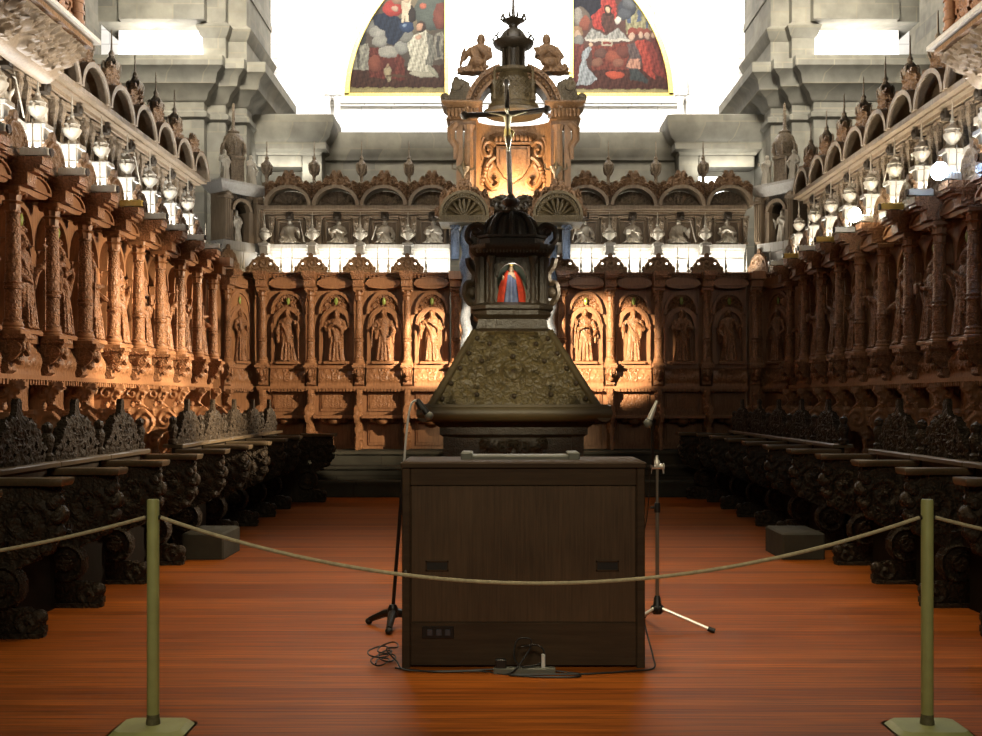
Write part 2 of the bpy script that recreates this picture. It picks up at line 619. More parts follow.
# ------------------------------------------------------------------ carved figures
def figure(pose=0, H=1.0, half=False):
    """robed standing saint, feet at z=0, facing -y, one height unit tall"""
    mb = MB()
    rnd = random.Random(pose + 11)
    sw = (0.03, -0.03, 0.02, -0.02, 0.0)[pose % 5]
    prof = [(0, .165, .115), (.04, .168, .12), (.15, .15, .105), (.3, .14, .1), (.45, .132, .098), (.55, .125, .09), (.62, .115, .08), (.7, .128, .085), (.77, .14, .082), (.81, .125, .07), (.835, .06, .05)]
    rings = []
    nn = 36
    for z, rx, ry in prof:
        f = max(0, 1 - z / 0.75)
        rings.append([(sw * math.sin(PI * z) + rx * (1 + .13 * f * math.cos(9 * a + 3 * z + pose) + .05 * f * math.cos(17 * a + pose * 2)) * math.cos(a),
                       ry * (1 + .13 * f * math.cos(9 * a + 3 * z + pose)) * math.sin(a), z) for a in [2 * PI * j / nn for j in range(nn)]])
    mb.loft(rings)
    hx = sw * 0.6
    mb.tube([(hx * .6, 0, .8), (hx, -.005, .88)], [.05, .042], 10)
    mb.ell((hx, -.012, .925), (.052, .060, .073), 14, 10)
    mb.ell((hx, -.073, .917), (.010, .014, .018), 8, 6)          # nose
    mb.ell((hx, -.062, .885), (.026, .02, .02), 8, 6)            # chin
    mb.ell((hx, .012, .942), (.06, .062, .062), 12, 8)           # hair
    for s in (-1, 1):
        mb.ell((hx + s * .05, .008, .90), (.02, .03, .05), 8, 6)
        mb.ell((hx + s * .022, -.062, .932), (.012, .012, .01), 8, 6)
    if pose % 2 == 0:
        mb.ell((hx, -.055, .862), (.034, .028, .045), 10, 8)     # beard
    # arms
    tg = [((.20, -.05, .60), (.08, -.15, .64)), ((.21, -.02, .58), (.22, -.13, .70)), ((.19, -.05, .61), (.02, -.15, .70)), ((.21, .0, .58), (.17, -.14, .50)), ((.2, -.04, .6), (.03, -.14, .72))]
    for s in (-1, 1):
        e, h = tg[(pose + (0 if s > 0 else 2)) % 5]
        e, h = (e[0] * s + hx * .4, e[1], e[2]), (h[0] * s + hx * .4, h[1], h[2])
        mb.tube([(s * .125 + hx * .5, 0, .775), e], [.052, .046], 9)
        mb.tube([e, h], [.05, .036], 9)
        d = (Vector(h) - Vector(e)).normalized()
        p = Vector(h) + d * .02
        mb.ell(tuple(p), (.022, .022, .028), 8, 6)
        for k in range(4):
            q = p + d * .015 + Vector((0, 0, (k - 1.5) * .012))
            mb.tube([tuple(q), tuple(q + d * .028 + Vector((-s * .006, -.004, -.004)))], [.0075, .006], 5)
        # sleeve drape
        m_ = (Vector(e) * .6 + Vector(h) * .4)
        mb.tube([tuple(m_), (m_.x, m_.y + .02, m_.z - .2)], [.045, .022], 8)
    # mantle: diagonal folds over the body
    for k in range(5):
        a = -.12 + .05 * k
        mb.tube([(-.13 + .02 * k, -.06, .74 - .03 * k), (a * .2, -.105, .56 - .045 * k), (.13, -.07, .47 - .055 * k)], [.018, .021, .014], 6)
    for k in range(4):
        x = -.1 + .065 * k + rnd.uniform(-.01, .01)
        mb.tube([(x * .7, -.09, .48), (x, -.112, .2), (x * 1.15, -.125, .015)], [.012, .018, .02], 6)
    for s in (-1, 1):
        mb.ell((s * .06 + hx * .2, -.125, .014), (.03, .05, .018), 8, 6)
    if pose % 5 == 0:
        mb.box(-.16, -.05, -.20, -.16, .58, .72)                 # book
    if pose % 5 == 1:
        mb.tube([(.235, -.15, 0.0), (.23, -.15, 1.0)], .014, 7)  # staff
        mb.box(.18, .285, -.162, -.138, .9, .925)
    if pose % 5 == 2:
        mb.lathe([(.0, .62), (.03, .63), (.02, .68), (.045, .74), (.04, .75), (0.0, .75)], -.19, -.16, 10)
    if pose % 5 == 3:
        mb.tube([(-.24, -.14, .25), (-.2, -.14, .82)], .018, 7)
    b = MB()
    for v in mb.v:
        b.v.append((v[0] * H, v[1] * H, v[2] * H))
    b.f = mb.f
    return b


def half_figure(pose):
    """bust for the upper reliefs, 0.40 high, 0.38 wide, seated three-quarter saint"""
    f = figure(pose, 1.0)
    b = MB()
    for x, y, z in f.v:
        b.v.append((x, y, z))
    b.f = list(f.f)
    # keep above the knees by squashing the lower body into a lap
    o = MB()
    for x, y, z in b.v:
        if z < .5:
            k = z / .5
            o.v.append((x * (1.55 - .55 * k), y * (1.5 - .5 * k) - .02, .36 + .14 * k))
        else:
            o.v.append((x, y, z))
    o.f = b.f
    rnd = random.Random(pose)
    s = .62
    r = MB()
    r.f = list(o.f)
    r.v = [(x * s * 1.15, y * s * .8, (z - .36) * s) for x, y, z in o.v]
    for k in range(6):
        r.ell((rnd.uniform(-.16, .16), -.03, rnd.uniform(.01, .08)), (rnd.uniform(.03, .06), .03, rnd.uniform(.02, .035)), 8, 6)
    return r


SAINTS = [remesh(figure(k, .84), .0095, 'carved_saint', W_WARMC, 1) for k in range(5)]
BUSTS = [remesh(half_figure(k), .009, 'carved_bust', W_PALE, 1) for k in range(4)]

# ------------------------------------------------------------------ lower stage of the stalls, one bay
BW = 0.81
HB = BW / 2
ZB = 0.66           # platform the upper stalls stand on
OFF = (0, 0, ZB)
ORD = ['', 'first', 'second', 'third', 'fourth', 'fifth', 'sixth', 'seventh', 'eighth', 'ninth', 'tenth', 'eleventh', 'twelfth']


SH = .107           # each bay carries the whole column at its start, so its boards run from -HB-SH to HB-SH
XL0, XR0 = -HB - SH + .0005, HB - SH - .0005


def make_stall():
    t = thing('choir_stall')
    # backboard with plain panels
    m = MB()
    m.box(XL0, XR0, .20, .30, ZB, 3.46)
    for z0, z1 in ((.72, 1.12), (1.27, 1.58)):
        m.bbox(-.285, .285, .17, .22, z0, z1, .012)
        m.bbox(-.255, .255, .155, .2, z0 + .045, z1 - .045, .012)
    m.box(XL0, XR0, .16, .24, 1.12, 1.16)
    m.build('back_panel', W_WARM, t, OFF)
    # low relief on the seat back
    r = relief(-.24, .24, 1.32, 1.53, 56, 26, lambda U, V: .010 * acanthus(U, V, 5, (-.22, .22, 1.34, 1.51), 16, (.04, .07)), None, .005, lambda a, b, d: (a, .157 - d, b))
    r.build('carved_field', W_WARM, t, OFF, 60)
    # frieze, swelling and carved
    fr = relief(-.292, .292, 1.67, 2.03, 64, 34,
                lambda U, V: .15 - .06 * ((V - 1.67) / .36) + .03 * np.sin(np.clip((V - 1.72) / .2, 0, 1) * PI) + np.where(V > 1.95, .03, 0) + np.where((V < 1.95) & (V > 1.71) & (np.abs(U) < .27), .018 * acanthus(U, V, 3, (-.25, .25, 1.73, 1.93), 16, (.05, .08)), 0),
                None, 0.0, lambda a, b, d: (a, .20 - d, b))
    fr.build('frieze', W_WARM, t, OFF, 40)
    m = MB()
    m.box(XL0, XR0, .0, .22, 1.63, 1.67)
    m.box(XL0, XR0, .03, .22, 1.60, 1.63)
    for k in range(14):
        m.box(XL0 + .015 + k * .057, XL0 + .045 + k * .057, .01, .05, 1.585, 1.63)
    m.build('ledge', W_WARM, t, OFF)
    # niche architecture
    m = MB()
    for s in (-1, 1):
        m.box(min(s * .225, s * .288), max(s * .225, s * .288), .12, .22, 2.03, 2.64)
        m.box(min(s * .205, s * .292), max(s * .205, s * .292), .10, .22, 2.62, 2.68)
        m.box(min(s * .24, s * .285), max(s * .24, s * .285), .105, .14, 2.10, 2.56)
    m.arch(0, 2.68, .195, .245, .10, .22, 18)
    m.arch(0, 2.68, .245, .275, .12, .22, 18)
    m.arch(0, 2.84, .25, .294, .11, .22, 22, 1.25)
    m.box(-.29, .29, .04, .22, 2.03, 2.07)
    m.bbox(-.2, .2, -.01, .1, 2.03, 2.075, .015)
    m.build('niche', W_WARM, t, OFF)
    sp = relief(-.29, .29, 2.70, 3.24, 70, 66, lambda U, V: .018 + .045 * acanthus(U, V, 9, (-.27, .27, 2.9, 3.2), 22, (.05, .09)),
                lambda U, V: (np.hypot(U, V - 2.68) > .23) & (np.hypot(U, (V - 2.84) / 1.25) < .27), 0, lambda a, b, d: (a, .20 - d, b))
    sp.build('spandrel_carving', W_WARMC, t, OFF, 60)
    md = MB()
    md.ell((0, .11, 3.04), (.032, .02, .06), 14, 10)
    md.build('medallion', GILT, t, OFF)
    s_ = link('carved_saint', SAINTS[0], t)
    s_.location = (0, .105, 2.07 - ZB)
    # segmental brow above the niche
    pts = [(.275 * math.cos(a), 3.315 + .10 * math.sin(a)) for a in np.linspace(0, PI, 17)] + [(-.275, 3.29)] + [(.275 * math.cos(a), 3.29 + .06 * math.sin(a)) for a in np.linspace(PI, 2 * PI, 13)][1:-1] + [(.275, 3.29)]
    m = MB()
    m.prism(pts, 'y', -.02, .22)
    m.arch(0, 3.31, .262, .295, -.045, .22, 18, .38)
    m.box(-.293, .293, -.045, .22, 3.285, 3.312)
    m.build('brow', W_WARM, t, OFF)
    # entablature with a block over the column
    m = MB()
    m.box(XL0, XR0, .02, .30, 3.41, 3.44)
    m.box(XL0, XR0, -.04, .30, 3.44, 3.465)
    m.box(XL0, XR0, -.08, .30, 3.465, 3.485)
    m.box(-HB - .09, -HB + .09, -.16, .2, 3.25, 3.36)
    m.box(-HB - .096, -HB + .096, -.22, .2, 3.36, 3.39)
    m.box(-HB - .10, -HB + .10, -.27, .2, 3.39, 3.42)
    m.box(-HB - .105, -HB + .105, -.29, .2, 3.42, 3.486)
    for k in range(12):
        m.box(XL0 + .03 + k * .064, XL0 + .06 + k * .064, -.02, .04, 3.40, 3.44)
    m.build('entablature', W_WARMC, t, OFF)
    # column
    x = -HB
    m = MB()
    m.lathe([(.0, 2.10), (.078, 2.10), (.082, 2.125), (.068, 2.14), (.066, 2.38), (.078, 2.39), (.078, 2.405), (.068, 2.415), (.068, 2.43), (.077, 2.44), (.066, 2.455), (.063, 2.75), (.056, 3.02), (.066, 3.03), (.066, 3.045), (.0, 3.05)], x, 0, 18)
    c = m.build('column', W_WARMC, t, OFF)
    m = MB()
    m.lathe([(.0, 3.04), (.055, 3.04), (.06, 3.10), (.085, 3.12), (.062, 3.13), (.07, 3.18), (.10, 3.205), (.0, 3.21)], x, 0, 24, lobes=8, amp=.09)
    for sx in (-1, 1):
        for sy in (-1, 1):
            m.ell((x + sx * .07, sy * .07, 3.19), .024, 8, 6)
    m.bbox(x - .095, x + .095, -.095, .095, 3.205, 3.25, .008)
    m.build('capital', W_WARM, c, OFF)
    m = MB()
    m.bbox(x - .10, x + .10, -.11, .20, 2.0, 2.04, .008)
    m.lathe([(.0, 2.03), (.095, 2.03), (.10, 2.05), (.085, 2.065), (.09, 2.08), (.08, 2.105), (0, 2.11)], x, 0, 18)
    m.build('column_base', W_WARM, c, OFF)
    # console bracket
    m = MB()
    prof = [(.2, 1.67), (.04, 1.67), (.0, 1.70), (.01, 1.76), (-.05, 1.80), (-.10, 1.86), (-.11, 1.92), (-.13, 1.95), (-.13, 2.0), (.2, 2.0)]
    m.prism(prof, 'x', x - .075, x + .075)
    m.box(x - .105, x + .105, -.15, .2, 1.965, 2.003)
    for s in (-1, 1):
        m.tube([(x + s * .085, -.06, 1.89), (x + s * .095, -.06, 1.89)], .05, 12)
        m.ell((x + s * .05, -.105, 1.90), (.03, .03, .045), 8, 6)
    m.ell((x, -.12, 1.88), (.035, .035, .065), 10, 8)
    m.ell((x, -.05, 1.79), (.05, .04, .045), 10, 8)
    m.build('console', W_WARMC, t, OFF)
    # stall divider, carved and pierced, ending in an arm volute
    poly = [(.20, 1.62), (-.10, 1.62), (-.12, 1.56), (-.06, 1.50), (-.03, 1.42), (-.10, 1.36), (-.22, 1.37), (-.34, 1.35), (-.42, 1.27), (-.43, 1.18), (-.37, 1.10), (-.28, 1.08), (-.24, 1.02), (-.22, .90), (-.27, .80), (-.28, .66), (.20, .66)]

    def dh(U, V):
        e = np.clip(1.0 * pip(poly, U, V), 0, 1)
        h = spiral(U, V, -.32, 1.23, .13, 1.7, 1) + spiral(U, V, -.05, 1.50, .10, 1.5, -1)
        h = np.maximum(h, acanthus(U, V, 21, (-.2, .2, .7, 1.58), 22, (.06, .12), False))
        return .03 * h * e

    hol = [(.06, 1.40, .035), (.1, 1.24, .04), (-.06, 1.2, .035), (.04, 1.08, .035), (-.12, 1.30, .025)]
    m1 = relief(-.45, .2, .66, 1.63, 54, 78, dh, lambda U, V: pip(poly, U, V) & np.all([np.hypot((U - a) * 1.3, V - b) > r for a, b, r in hol], axis=0), .025, lambda a, b, d: (x - d, a, b))
    m2 = relief(-.45, .2, .66, 1.63, 54, 78, dh, lambda U, V: pip(poly, U, V) & np.all([np.hypot((U - a) * 1.3, V - b) > r for a, b, r in hol], axis=0), .025, lambda a, b, d: (x + d, a, b))
    m1.merge(m2)
    m1.build('divider', W_WARM, t, OFF, 50)
    # seat with its misericord
    m = MB()
    m.bbox(-.335, .335, -.20, .15, 1.165, 1.205, .01)
    m.bbox(-.34, .34, -.215, -.16, 1.16, 1.21, .01)
    st = m.build('seat', W_WARM, t, OFF)
    m = MB()
    m.ell((0, -.02, 1.13), (.12, .13, .08), 14, 8)
    for s in (-1, 1):
        m.ell((s * .16, -.02, 1.14), (.07, .08, .05), 12, 8)
    m.build('misericord', W_WARM, st, OFF)
    # pierced half-round crest over the column
    cz = 3.52

    def cin(U, V):
        u, v = U + HB, V - cz
        r = np.hypot(u, v * 1.08)
        sh = (r < .245 + .008 * np.cos(np.arctan2(v, np.abs(u)) * 16)) | (np.hypot(u, v - .235) < .045) | (np.hypot(np.abs(u) - .245, v - .03) < .04)
        return sh & (v > 0) & ~(np.hypot(np.abs(u) - .135, v - .11) < .022)

    m = relief(-HB - .29, -HB + .29, cz, cz + .31, 58, 31,
               lambda U, V: .022 * np.maximum(np.maximum(spiral(U, V, -HB, cz + .11, .11, 1.4), np.maximum(spiral(np.abs(U + HB), V, .135, cz + .1, .09, 1.5, -1), spiral(np.abs(U + HB), V, .235, cz + .03, .045, 1))), .9 * (np.abs(np.hypot(U + HB, (V - cz) * 1.08) - .22) < .016)),
               cin, .045, lambda a, b, d: (a, .022 - d, b))
    m.box(-HB - .27, -HB + .27, -.062, .022, 3.4875, 3.522)
    m.build('crest', W_CREST, t, OFF, 50)
    for s in (-1, 1):
        m = MB()
        m.lathe([(0, 3.488), (.026, 3.488), (.026, 3.52), (.012, 3.54), (.024, 3.575), (.026, 3.60), (.012, 3.64), (.017, 3.66), (.009, 3.70), (.005, 3.90), (0, 3.91)], -HB + s * .315, -.03, 10)
        m.build('finial', W_PALE, t, OFF)
    return t


# ------------------------------------------------------------------ upper stage, one bay
ZU = 3.486
OFFU = (0, 0, ZU)


def make_upper():
    t = thing('relief_bay')
    m = MB()
    m.box(XL0, XR0, .32, .42, ZU, 3.83)
    m.bbox(-.27, .27, .30, .34, 3.56, 3.76, .01)
    m.build('plinth', W_PLINTH, t, OFFU)
    m = MB()
    m.box(XL0, XR0, .20, .42, 3.90, 3.97)
    m.box(XL0, XR0, .24, .42, 3.86, 3.90)
    m.box(XL0, XR0, .28, .42, 3.82, 3.86)
    m.bbox(-HB - .09, -HB + .09, .02, .3, 3.93, 3.975, .008)
    m.bbox(-HB - .07, -HB + .07, .05, .3, 3.80, 3.935, .008)
    m.bbox(-HB - .09, -HB + .09, .03, .3, 3.77, 3.805, .008)
    m.build('ledge', W_PLINTH, t, OFFU)
    m = MB()
    m.box(XL0, XR0, .34, .42, 3.97, 4.50)
    for s in (-1, 1):
        m.bbox(min(s * .19, s * .225), max(s * .19, s * .225), .29, .36, 3.975, 4.36, .008)
        m.bbox(min(s * .225, s * .25), max(s * .225, s * .25), .305, .36, 3.975, 4.38, .006)
    m.bbox(-.225, .225, .29, .36, 4.34, 4.375, .008)
    m.bbox(-.225, .225, .29, .36, 3.965, 3.995, .008)
    m.bbox(-.26, .26, .24, .36, 4.42, 4.45, .008)
    m.bbox(-.23, .23, .27, .36, 4.39, 4.42, .008)
    m.build('panel', W_UP, t, OFFU)
    b = link('carved_bust', BUSTS[0], t)
    b.location = (0, .315, 4.0 - ZU)
    m = MB()
    m.bbox(-.065, .065, .20, .34, 4.38, 4.49, .01)
    m.ell((0, .20, 4.43), (.04, .03, .04), 10, 7)
    m.build('keystone', W_DARK, t, OFFU)
    for s in (-1, 1):
        x = s * .315
        m = MB()
        m.bbox(x - .045, x + .045, .26, .338, 3.978, 4.02, .006)
        m.loft([[(x - w, .338, z), (x + w, .338, z), (x + w, .338 - d, z), (x - w, .338 - d, z)] for z, w, d in ((4.02, .025, .06), (4.2, .034, .08), (4.34, .045, .10), (4.40, .04, .09))])
        m.ell((x, .26, 4.33), (.036, .03, .05), 10, 7)
        m.ell((x, .275, 4.22), (.03, .025, .05), 10, 7)
        m.ell((x, .285, 4.10), (.024, .02, .05), 10, 7)
        m.bbox(x - .06, x + .06, .24, .338, 4.40, 4.44, .006)
        m.build('pilaster', W_UPC, t, OFFU)
    m = MB()
    m.box(XL0, XR0, .22, .42, 4.46, 4.50)
    m.box(XL0, XR0, .14, .42, 4.50, 4.52)
    m.box(XL0, XR0, .06, .42, 4.52, 4.575)
    m.build('cornice', W_UP, t, OFFU)
    # arched shell hood
    m = MB()
    m.arch(0, 4.577, .335, .395, .03, .13, 24, .82)
    m.arch(0, 4.577, .355, .40, .13, .42, 24, .84)
    h = m.build('hood', W_UP, t, OFFU)

    def fan(U, V):
        th = np.arctan2((V - 4.575) / .78, U)
        return .02 + .02 * np.abs(np.sin(th * 6.0)) * np.clip(np.hypot(U, (V - 4.575) / .78) / .2, 0, 1)

    m = relief(-.36, .36, 4.577, 4.87, 60, 26, fan, lambda U, V: np.hypot(U, (V - 4.575) / .78) < .352, .0, lambda a, b, d: (a, .36 - d, b))
    m.ell((0, .30, 4.60), (.05, .06, .05), 10, 7)
    m.build('shell', W_UPC, h, OFFU, 50)
    # foliage above the hood
    rnd = random.Random(4)

    def top(U):
        u = np.abs(U)
        return 4.575 + .80 * np.sqrt(np.clip(.40 ** 2 - u ** 2, 0, 1)) + .12 + .10 * np.exp(-(u / .12) ** 2) + .07 * np.abs(np.sin(u * 26)) + .12 * np.exp(-((u - HB) / .07) ** 2)

    m = relief(-HB + .002, HB - .002, 4.58, 5.22, 66, 52, lambda U, V: .05 * acanthus(U, V, 31, (-HB, HB, 4.6, 5.12), 46, (.04, .08)),
               lambda U, V: (V < top(U)) & (np.hypot(U, (V - 4.577) / .84) > .402) & ~((spiral(U, V, 0, 5.0, .06, 1) > .97)), .05, lambda a, b, d: (a, .20 - d, b))
    m.build('foliage_crest', W_CREST, t, OFFU, 60)
    # tall scrolled pinnacle over the column line
    x = -HB
    m = MB()
    m.lathe([(0, 4.84), (.05, 4.84), (.03, 4.86), (.055, 4.92), (.03, 4.98), (.028, 5.08), (.05, 5.14), (.085, 5.22), (.092, 5.27), (.05, 5.33), (.028, 5.36), (.036, 5.39), (.012, 5.43), (.007, 5.66), (0, 5.67)], x, .31, 12)
    for k in range(4):
        a = k * PI / 2 + PI / 4
        ca, sa = math.cos(a), math.sin(a)
        pth = [(x + ca * r, .31 + sa * r, z) for r, z in ((.04, 5.12), (.075, 5.14), (.10, 5.20), (.105, 5.27), (.09, 5.30), (.085, 5.27))]
        m.tube(pth, [.016, .018, .017, .014, .012, .014], 6)
        m.ell((x + ca * .085, .31 + sa * .085, 5.27), .02, 7, 5)
        pth = [(x + ca * r, .31 + sa * r, z) for r, z in ((.03, 4.98), (.075, 4.97), (.08, 4.92), (.05, 4.87))]
        m.tube(pth, [.014, .018, .016, .012], 6)
    m.build('pinnacle', W_UPC, t, OFFU)
    return t


def make_urn():
    t = thing('carved_urn')
    m = MB()
    m.lathe([(0, 0), (.05, 0), (.05, .015), (.018, .04), (.022, .05), (.06, .085), (.085, .13), (.088, .155), (.07, .165), (.066, .19), (.078, .20), (.07, .21), (0, .212)], 0, 0, 20, lobes=10, amp=.03)
    for s in (-1, 1):
        m.tube([(s * .07, 0, .10), (s * .105, 0, .13), (s * .105, 0, .165), (s * .075, 0, .18)], [.010, .013, .012, .010], 6)
    m.build('body', W_PALE, t)
    m = MB()
    m.lathe([(0, .21), (.062, .21), (.05, .235), (.022, .25), (.018, .27), (.026, .285), (.012, .31), (.006, .45), (.004, .50), (0, .505)], 0, 0, 12)
    m.build('lid', W_PALE, t)
    return t


def make_flood(mat, lens):
    t = thing('floodlight')
    m = MB()
    m.bbox(-.05, .05, -.15, .095, .02, .085, .008)
    for k in range(5):
        m.box(-.053, .053, -.12 + k * .045, -.112 + k * .045, .03, .092)
    m.build('housing', mat, t)
    m = MB()
    m.tube([(0, -.15, .052), (0, -.165, .052)], .036, 14)
    m.build('lens', lens, t)
    m = MB()
    m.box(-.035, .035, -.05, .05, 0, .022)
    m.build('bracket', BLACKM, t)
    return t


XC = .16
LCOL, RCOL = -4.10, 4.44
LY0, RY0 = 8.47, 8.66          # near end of the first bay of either row
NL = 10
YB = 17.6
stall, upper, urn = make_stall(), make_upper(), make_urn()
KIDS[stall.name], KIDS[upper.name], KIDS[urn.name] = list(stall.children), list(upper.children), list(urn.children)
flood_w, flood_y = make_flood(WHITEP, LENS_OFF), make_flood(YELLOWP, LENS_OFF)
KIDS[flood_w.name], KIDS[flood_y.name] = list(flood_w.children), list(flood_y.children)
used = set()


def put(proto, loc, rz, label, group, sc=None):
    if proto.name not in used:
        used.add(proto.name)
        o = proto
        o.location = loc
        o.rotation_euler = (0, 0, rz)
        if sc:
            o.scale = sc
        tag(o, label, {'choir_stall': 'choir stall', 'relief_bay': 'carved panel', 'carved_urn': 'urn', 'floodlight': 'lamp'}[o.name.split('.')[0]], group)
    else:
        o = dup(proto, loc, rz, label, sc)
        o['group'] = group
    return o


def bay(x, y, rz, sx, who, n, pose, lower_group, upper_group, first=True, crest=True):
    """a stall and the relief bay over it, centred at x,y on the column line"""
    d = put(stall, (x, y, ZB), rz, who[0], lower_group, (sx, 1, 1))
    kid(d, 'carved_saint')[0].data = SAINTS[pose % 5]
    if rz:
        cr = kid(d, 'crest')[0]
        cr.scale = (1, 1, 1.3)
        cr.location = (0, 0, -.3 * (3.4875 - ZB))
    else:
        cr = kid(d, 'crest')[0]
        cr.scale = (1, 1, 1)
        cr.location = (0, 0, 0)
    u = put(upper, (x, y, ZU), rz, who[1], upper_group, (sx, 1, 1))
    kid(u, 'carved_bust')[0].data = BUSTS[pose % 4]
    return d, u


def loc_pt(x, y, rz, lx, ly):
    return (x + lx * math.cos(rz) - ly * math.sin(rz), y + lx * math.sin(rz) + ly * math.cos(rz))


# left row: local +x runs away from the camera, the column stands at the near end of each bay
for k in range(NL - 1):
    y = LY0 + BW * (k + .5)
    n = NL - 1 - k
    who = ('tall warm lit stall of the left row, %s counted from the far left corner' % ORD[n],
           'pale lit upper relief panel with arched hood, left row, %s from the far left corner' % ORD[n])
    bay(LCOL, y, PI / 2, 1, who, k, k, 'upper choir stalls of the left row', 'arched relief panels over the left row')
    px, py = loc_pt(LCOL, y, PI / 2, -HB, .13)
    put(urn, (px, py, 3.976), PI / 2, 'spiked pale urn on left ledge, %s counted from the far left corner' % ORD[n], 'urns on the left ledge')
    px, py = loc_pt(LCOL, y, PI / 2, -HB, -.168)
    yl = (k in (4,))
    put(flood_y if yl else flood_w, (px, py, 3.487), PI / 2, ('yellow lamp housing lying on the left cornice between brown crests' if yl else 'white lamp housing on the left cornice, %s counted from the far left corner' % ORD[n]), 'lamp housings on the left cornice')
# right row: column at the far end of each bay
for k in range(NL):
    y = RY0 + BW * (k + .5)
    n = NL - k
    who = ('tall shadowed stall of the right row, %s counted from the far right corner' % ORD[n],
           'upper relief panel with arched hood, right row, %s from the far right corner' % ORD[n])
    bay(RCOL, y, -PI / 2, 1, who, k, k + 2, 'upper choir stalls of the right row', 'arched relief panels over the right row')
    px, py = loc_pt(RCOL, y, -PI / 2, -HB, .13)
    put(urn, (px, py, 3.976), -PI / 2, 'spiked pale urn on right ledge, %s counted from the far right corner' % ORD[n], 'urns on the right ledge')
    if k not in (1, 4):
        px, py = loc_pt(RCOL, y, -PI / 2, -HB, -.168)
        yl = k in (3, 6, 8)
        put(flood_y if yl else flood_w, (px, py, 3.487), -PI / 2, ('yellow lamp housing on the right cornice, %s counted from the far right corner' if yl else 'white lamp housing on the right cornice, %s counted from the far right corner') % ORD[n], 'lamp housings on the right cornice')
# back wall, four bays on either side of the throne
SXB = .77 / BW
for s, side in ((-1, 'left'), (1, 'right')):
    for k in range(4):
        x = (-3.78 + .771 * (k + .5)) if s < 0 else (1.01 + .771 * (k + .5))
        n = 4 - k if s < 0 else k + 1
        who = ('tall stall on the back wall, %s to the %s of the central throne' % (ORD[n], side),
               'arched upper relief panel on the back wall, %s to the %s of the throne' % (ORD[n], side))
        bay(x, YB, 0, SXB, who, k, k + (1 if s < 0 else 3), 'upper choir stalls of the back wall', 'arched relief panels of the back wall')
        if not (s > 0 and k == 0):
            put(urn, (x - HB * SXB, YB + .13, 3.976), 0, 'spiked urn on the back ledge, %s to the %s of the throne' % (ORD[n], side), 'urns on the back ledge')
# closing columns that end each run
colL = MB()


def end_column(x, y, rz, label):
    t = thing('column', label, 'column', (x, y, ZB), rz)
    src = kid(stall, 'column')[0]
    a = src.copy()
    a.name = 'shaft'
    C.objects.link(a)
    a.parent = t
    a.location = (HB, 0, 0)
    for g in src.children:
        b = g.copy()
        C.objects.link(b)
        b.parent = a
    c = kid(stall, 'console')[0].copy()
    C.objects.link(c)
    c.parent = t
    c.location = (HB, 0, 0)
    c = kid(stall, 'divider')[0].copy()
    C.objects.link(c)
    c.parent = t
    c.location = (HB, 0, 0)
    m = MB()
    m.box(-.08, .08, .02, .3, ZB, 2.0)
    m.box(-.08, .08, .08, .3, 2.0, 3.48)
    m.box(-.09, .09, -.16, .2, 3.25, 3.36)
    m.box(-.105, .105, -.27, .2, 3.36, 3.484)
    m.build('pier', W_WARM, t, OFF)
    return t


end_column(LCOL, LY0 + BW * (NL - 1), PI / 2, 'carved column ending the left row at the far corner')
end_column(RCOL, RY0, -PI / 2, 'nearest carved column of the right row, at the frame edge')
end_column(-.69, YB, 0, 'carved column just left of the central throne')
end_column(4.10, YB, 0, 'carved column at the far right corner of the back wall')

# lit floodlights of the right cornice
for k, lens, lab in ((2, LENS_B, 'glaring blue white floodlight on the right cornice nearest the frame edge'), (5, LENS_W, 'glaring warm white floodlight on the right cornice farther from the camera')):
    y = RY0 + BW * k
    f = make_flood(WHITEP, lens)
    f.location = (RCOL - .215, y, 3.487)
    f.rotation_euler = (0, 0, -PI / 2 + .55)
    tag(f, lab, 'lamp', 'lit floodlights')
    ln = kid(f, 'lens')[0]
    m = MB()
    m.ell((0, -.17, .085), (.085, .05, .085), 18, 12)
    m.build('bulb', lens, f)

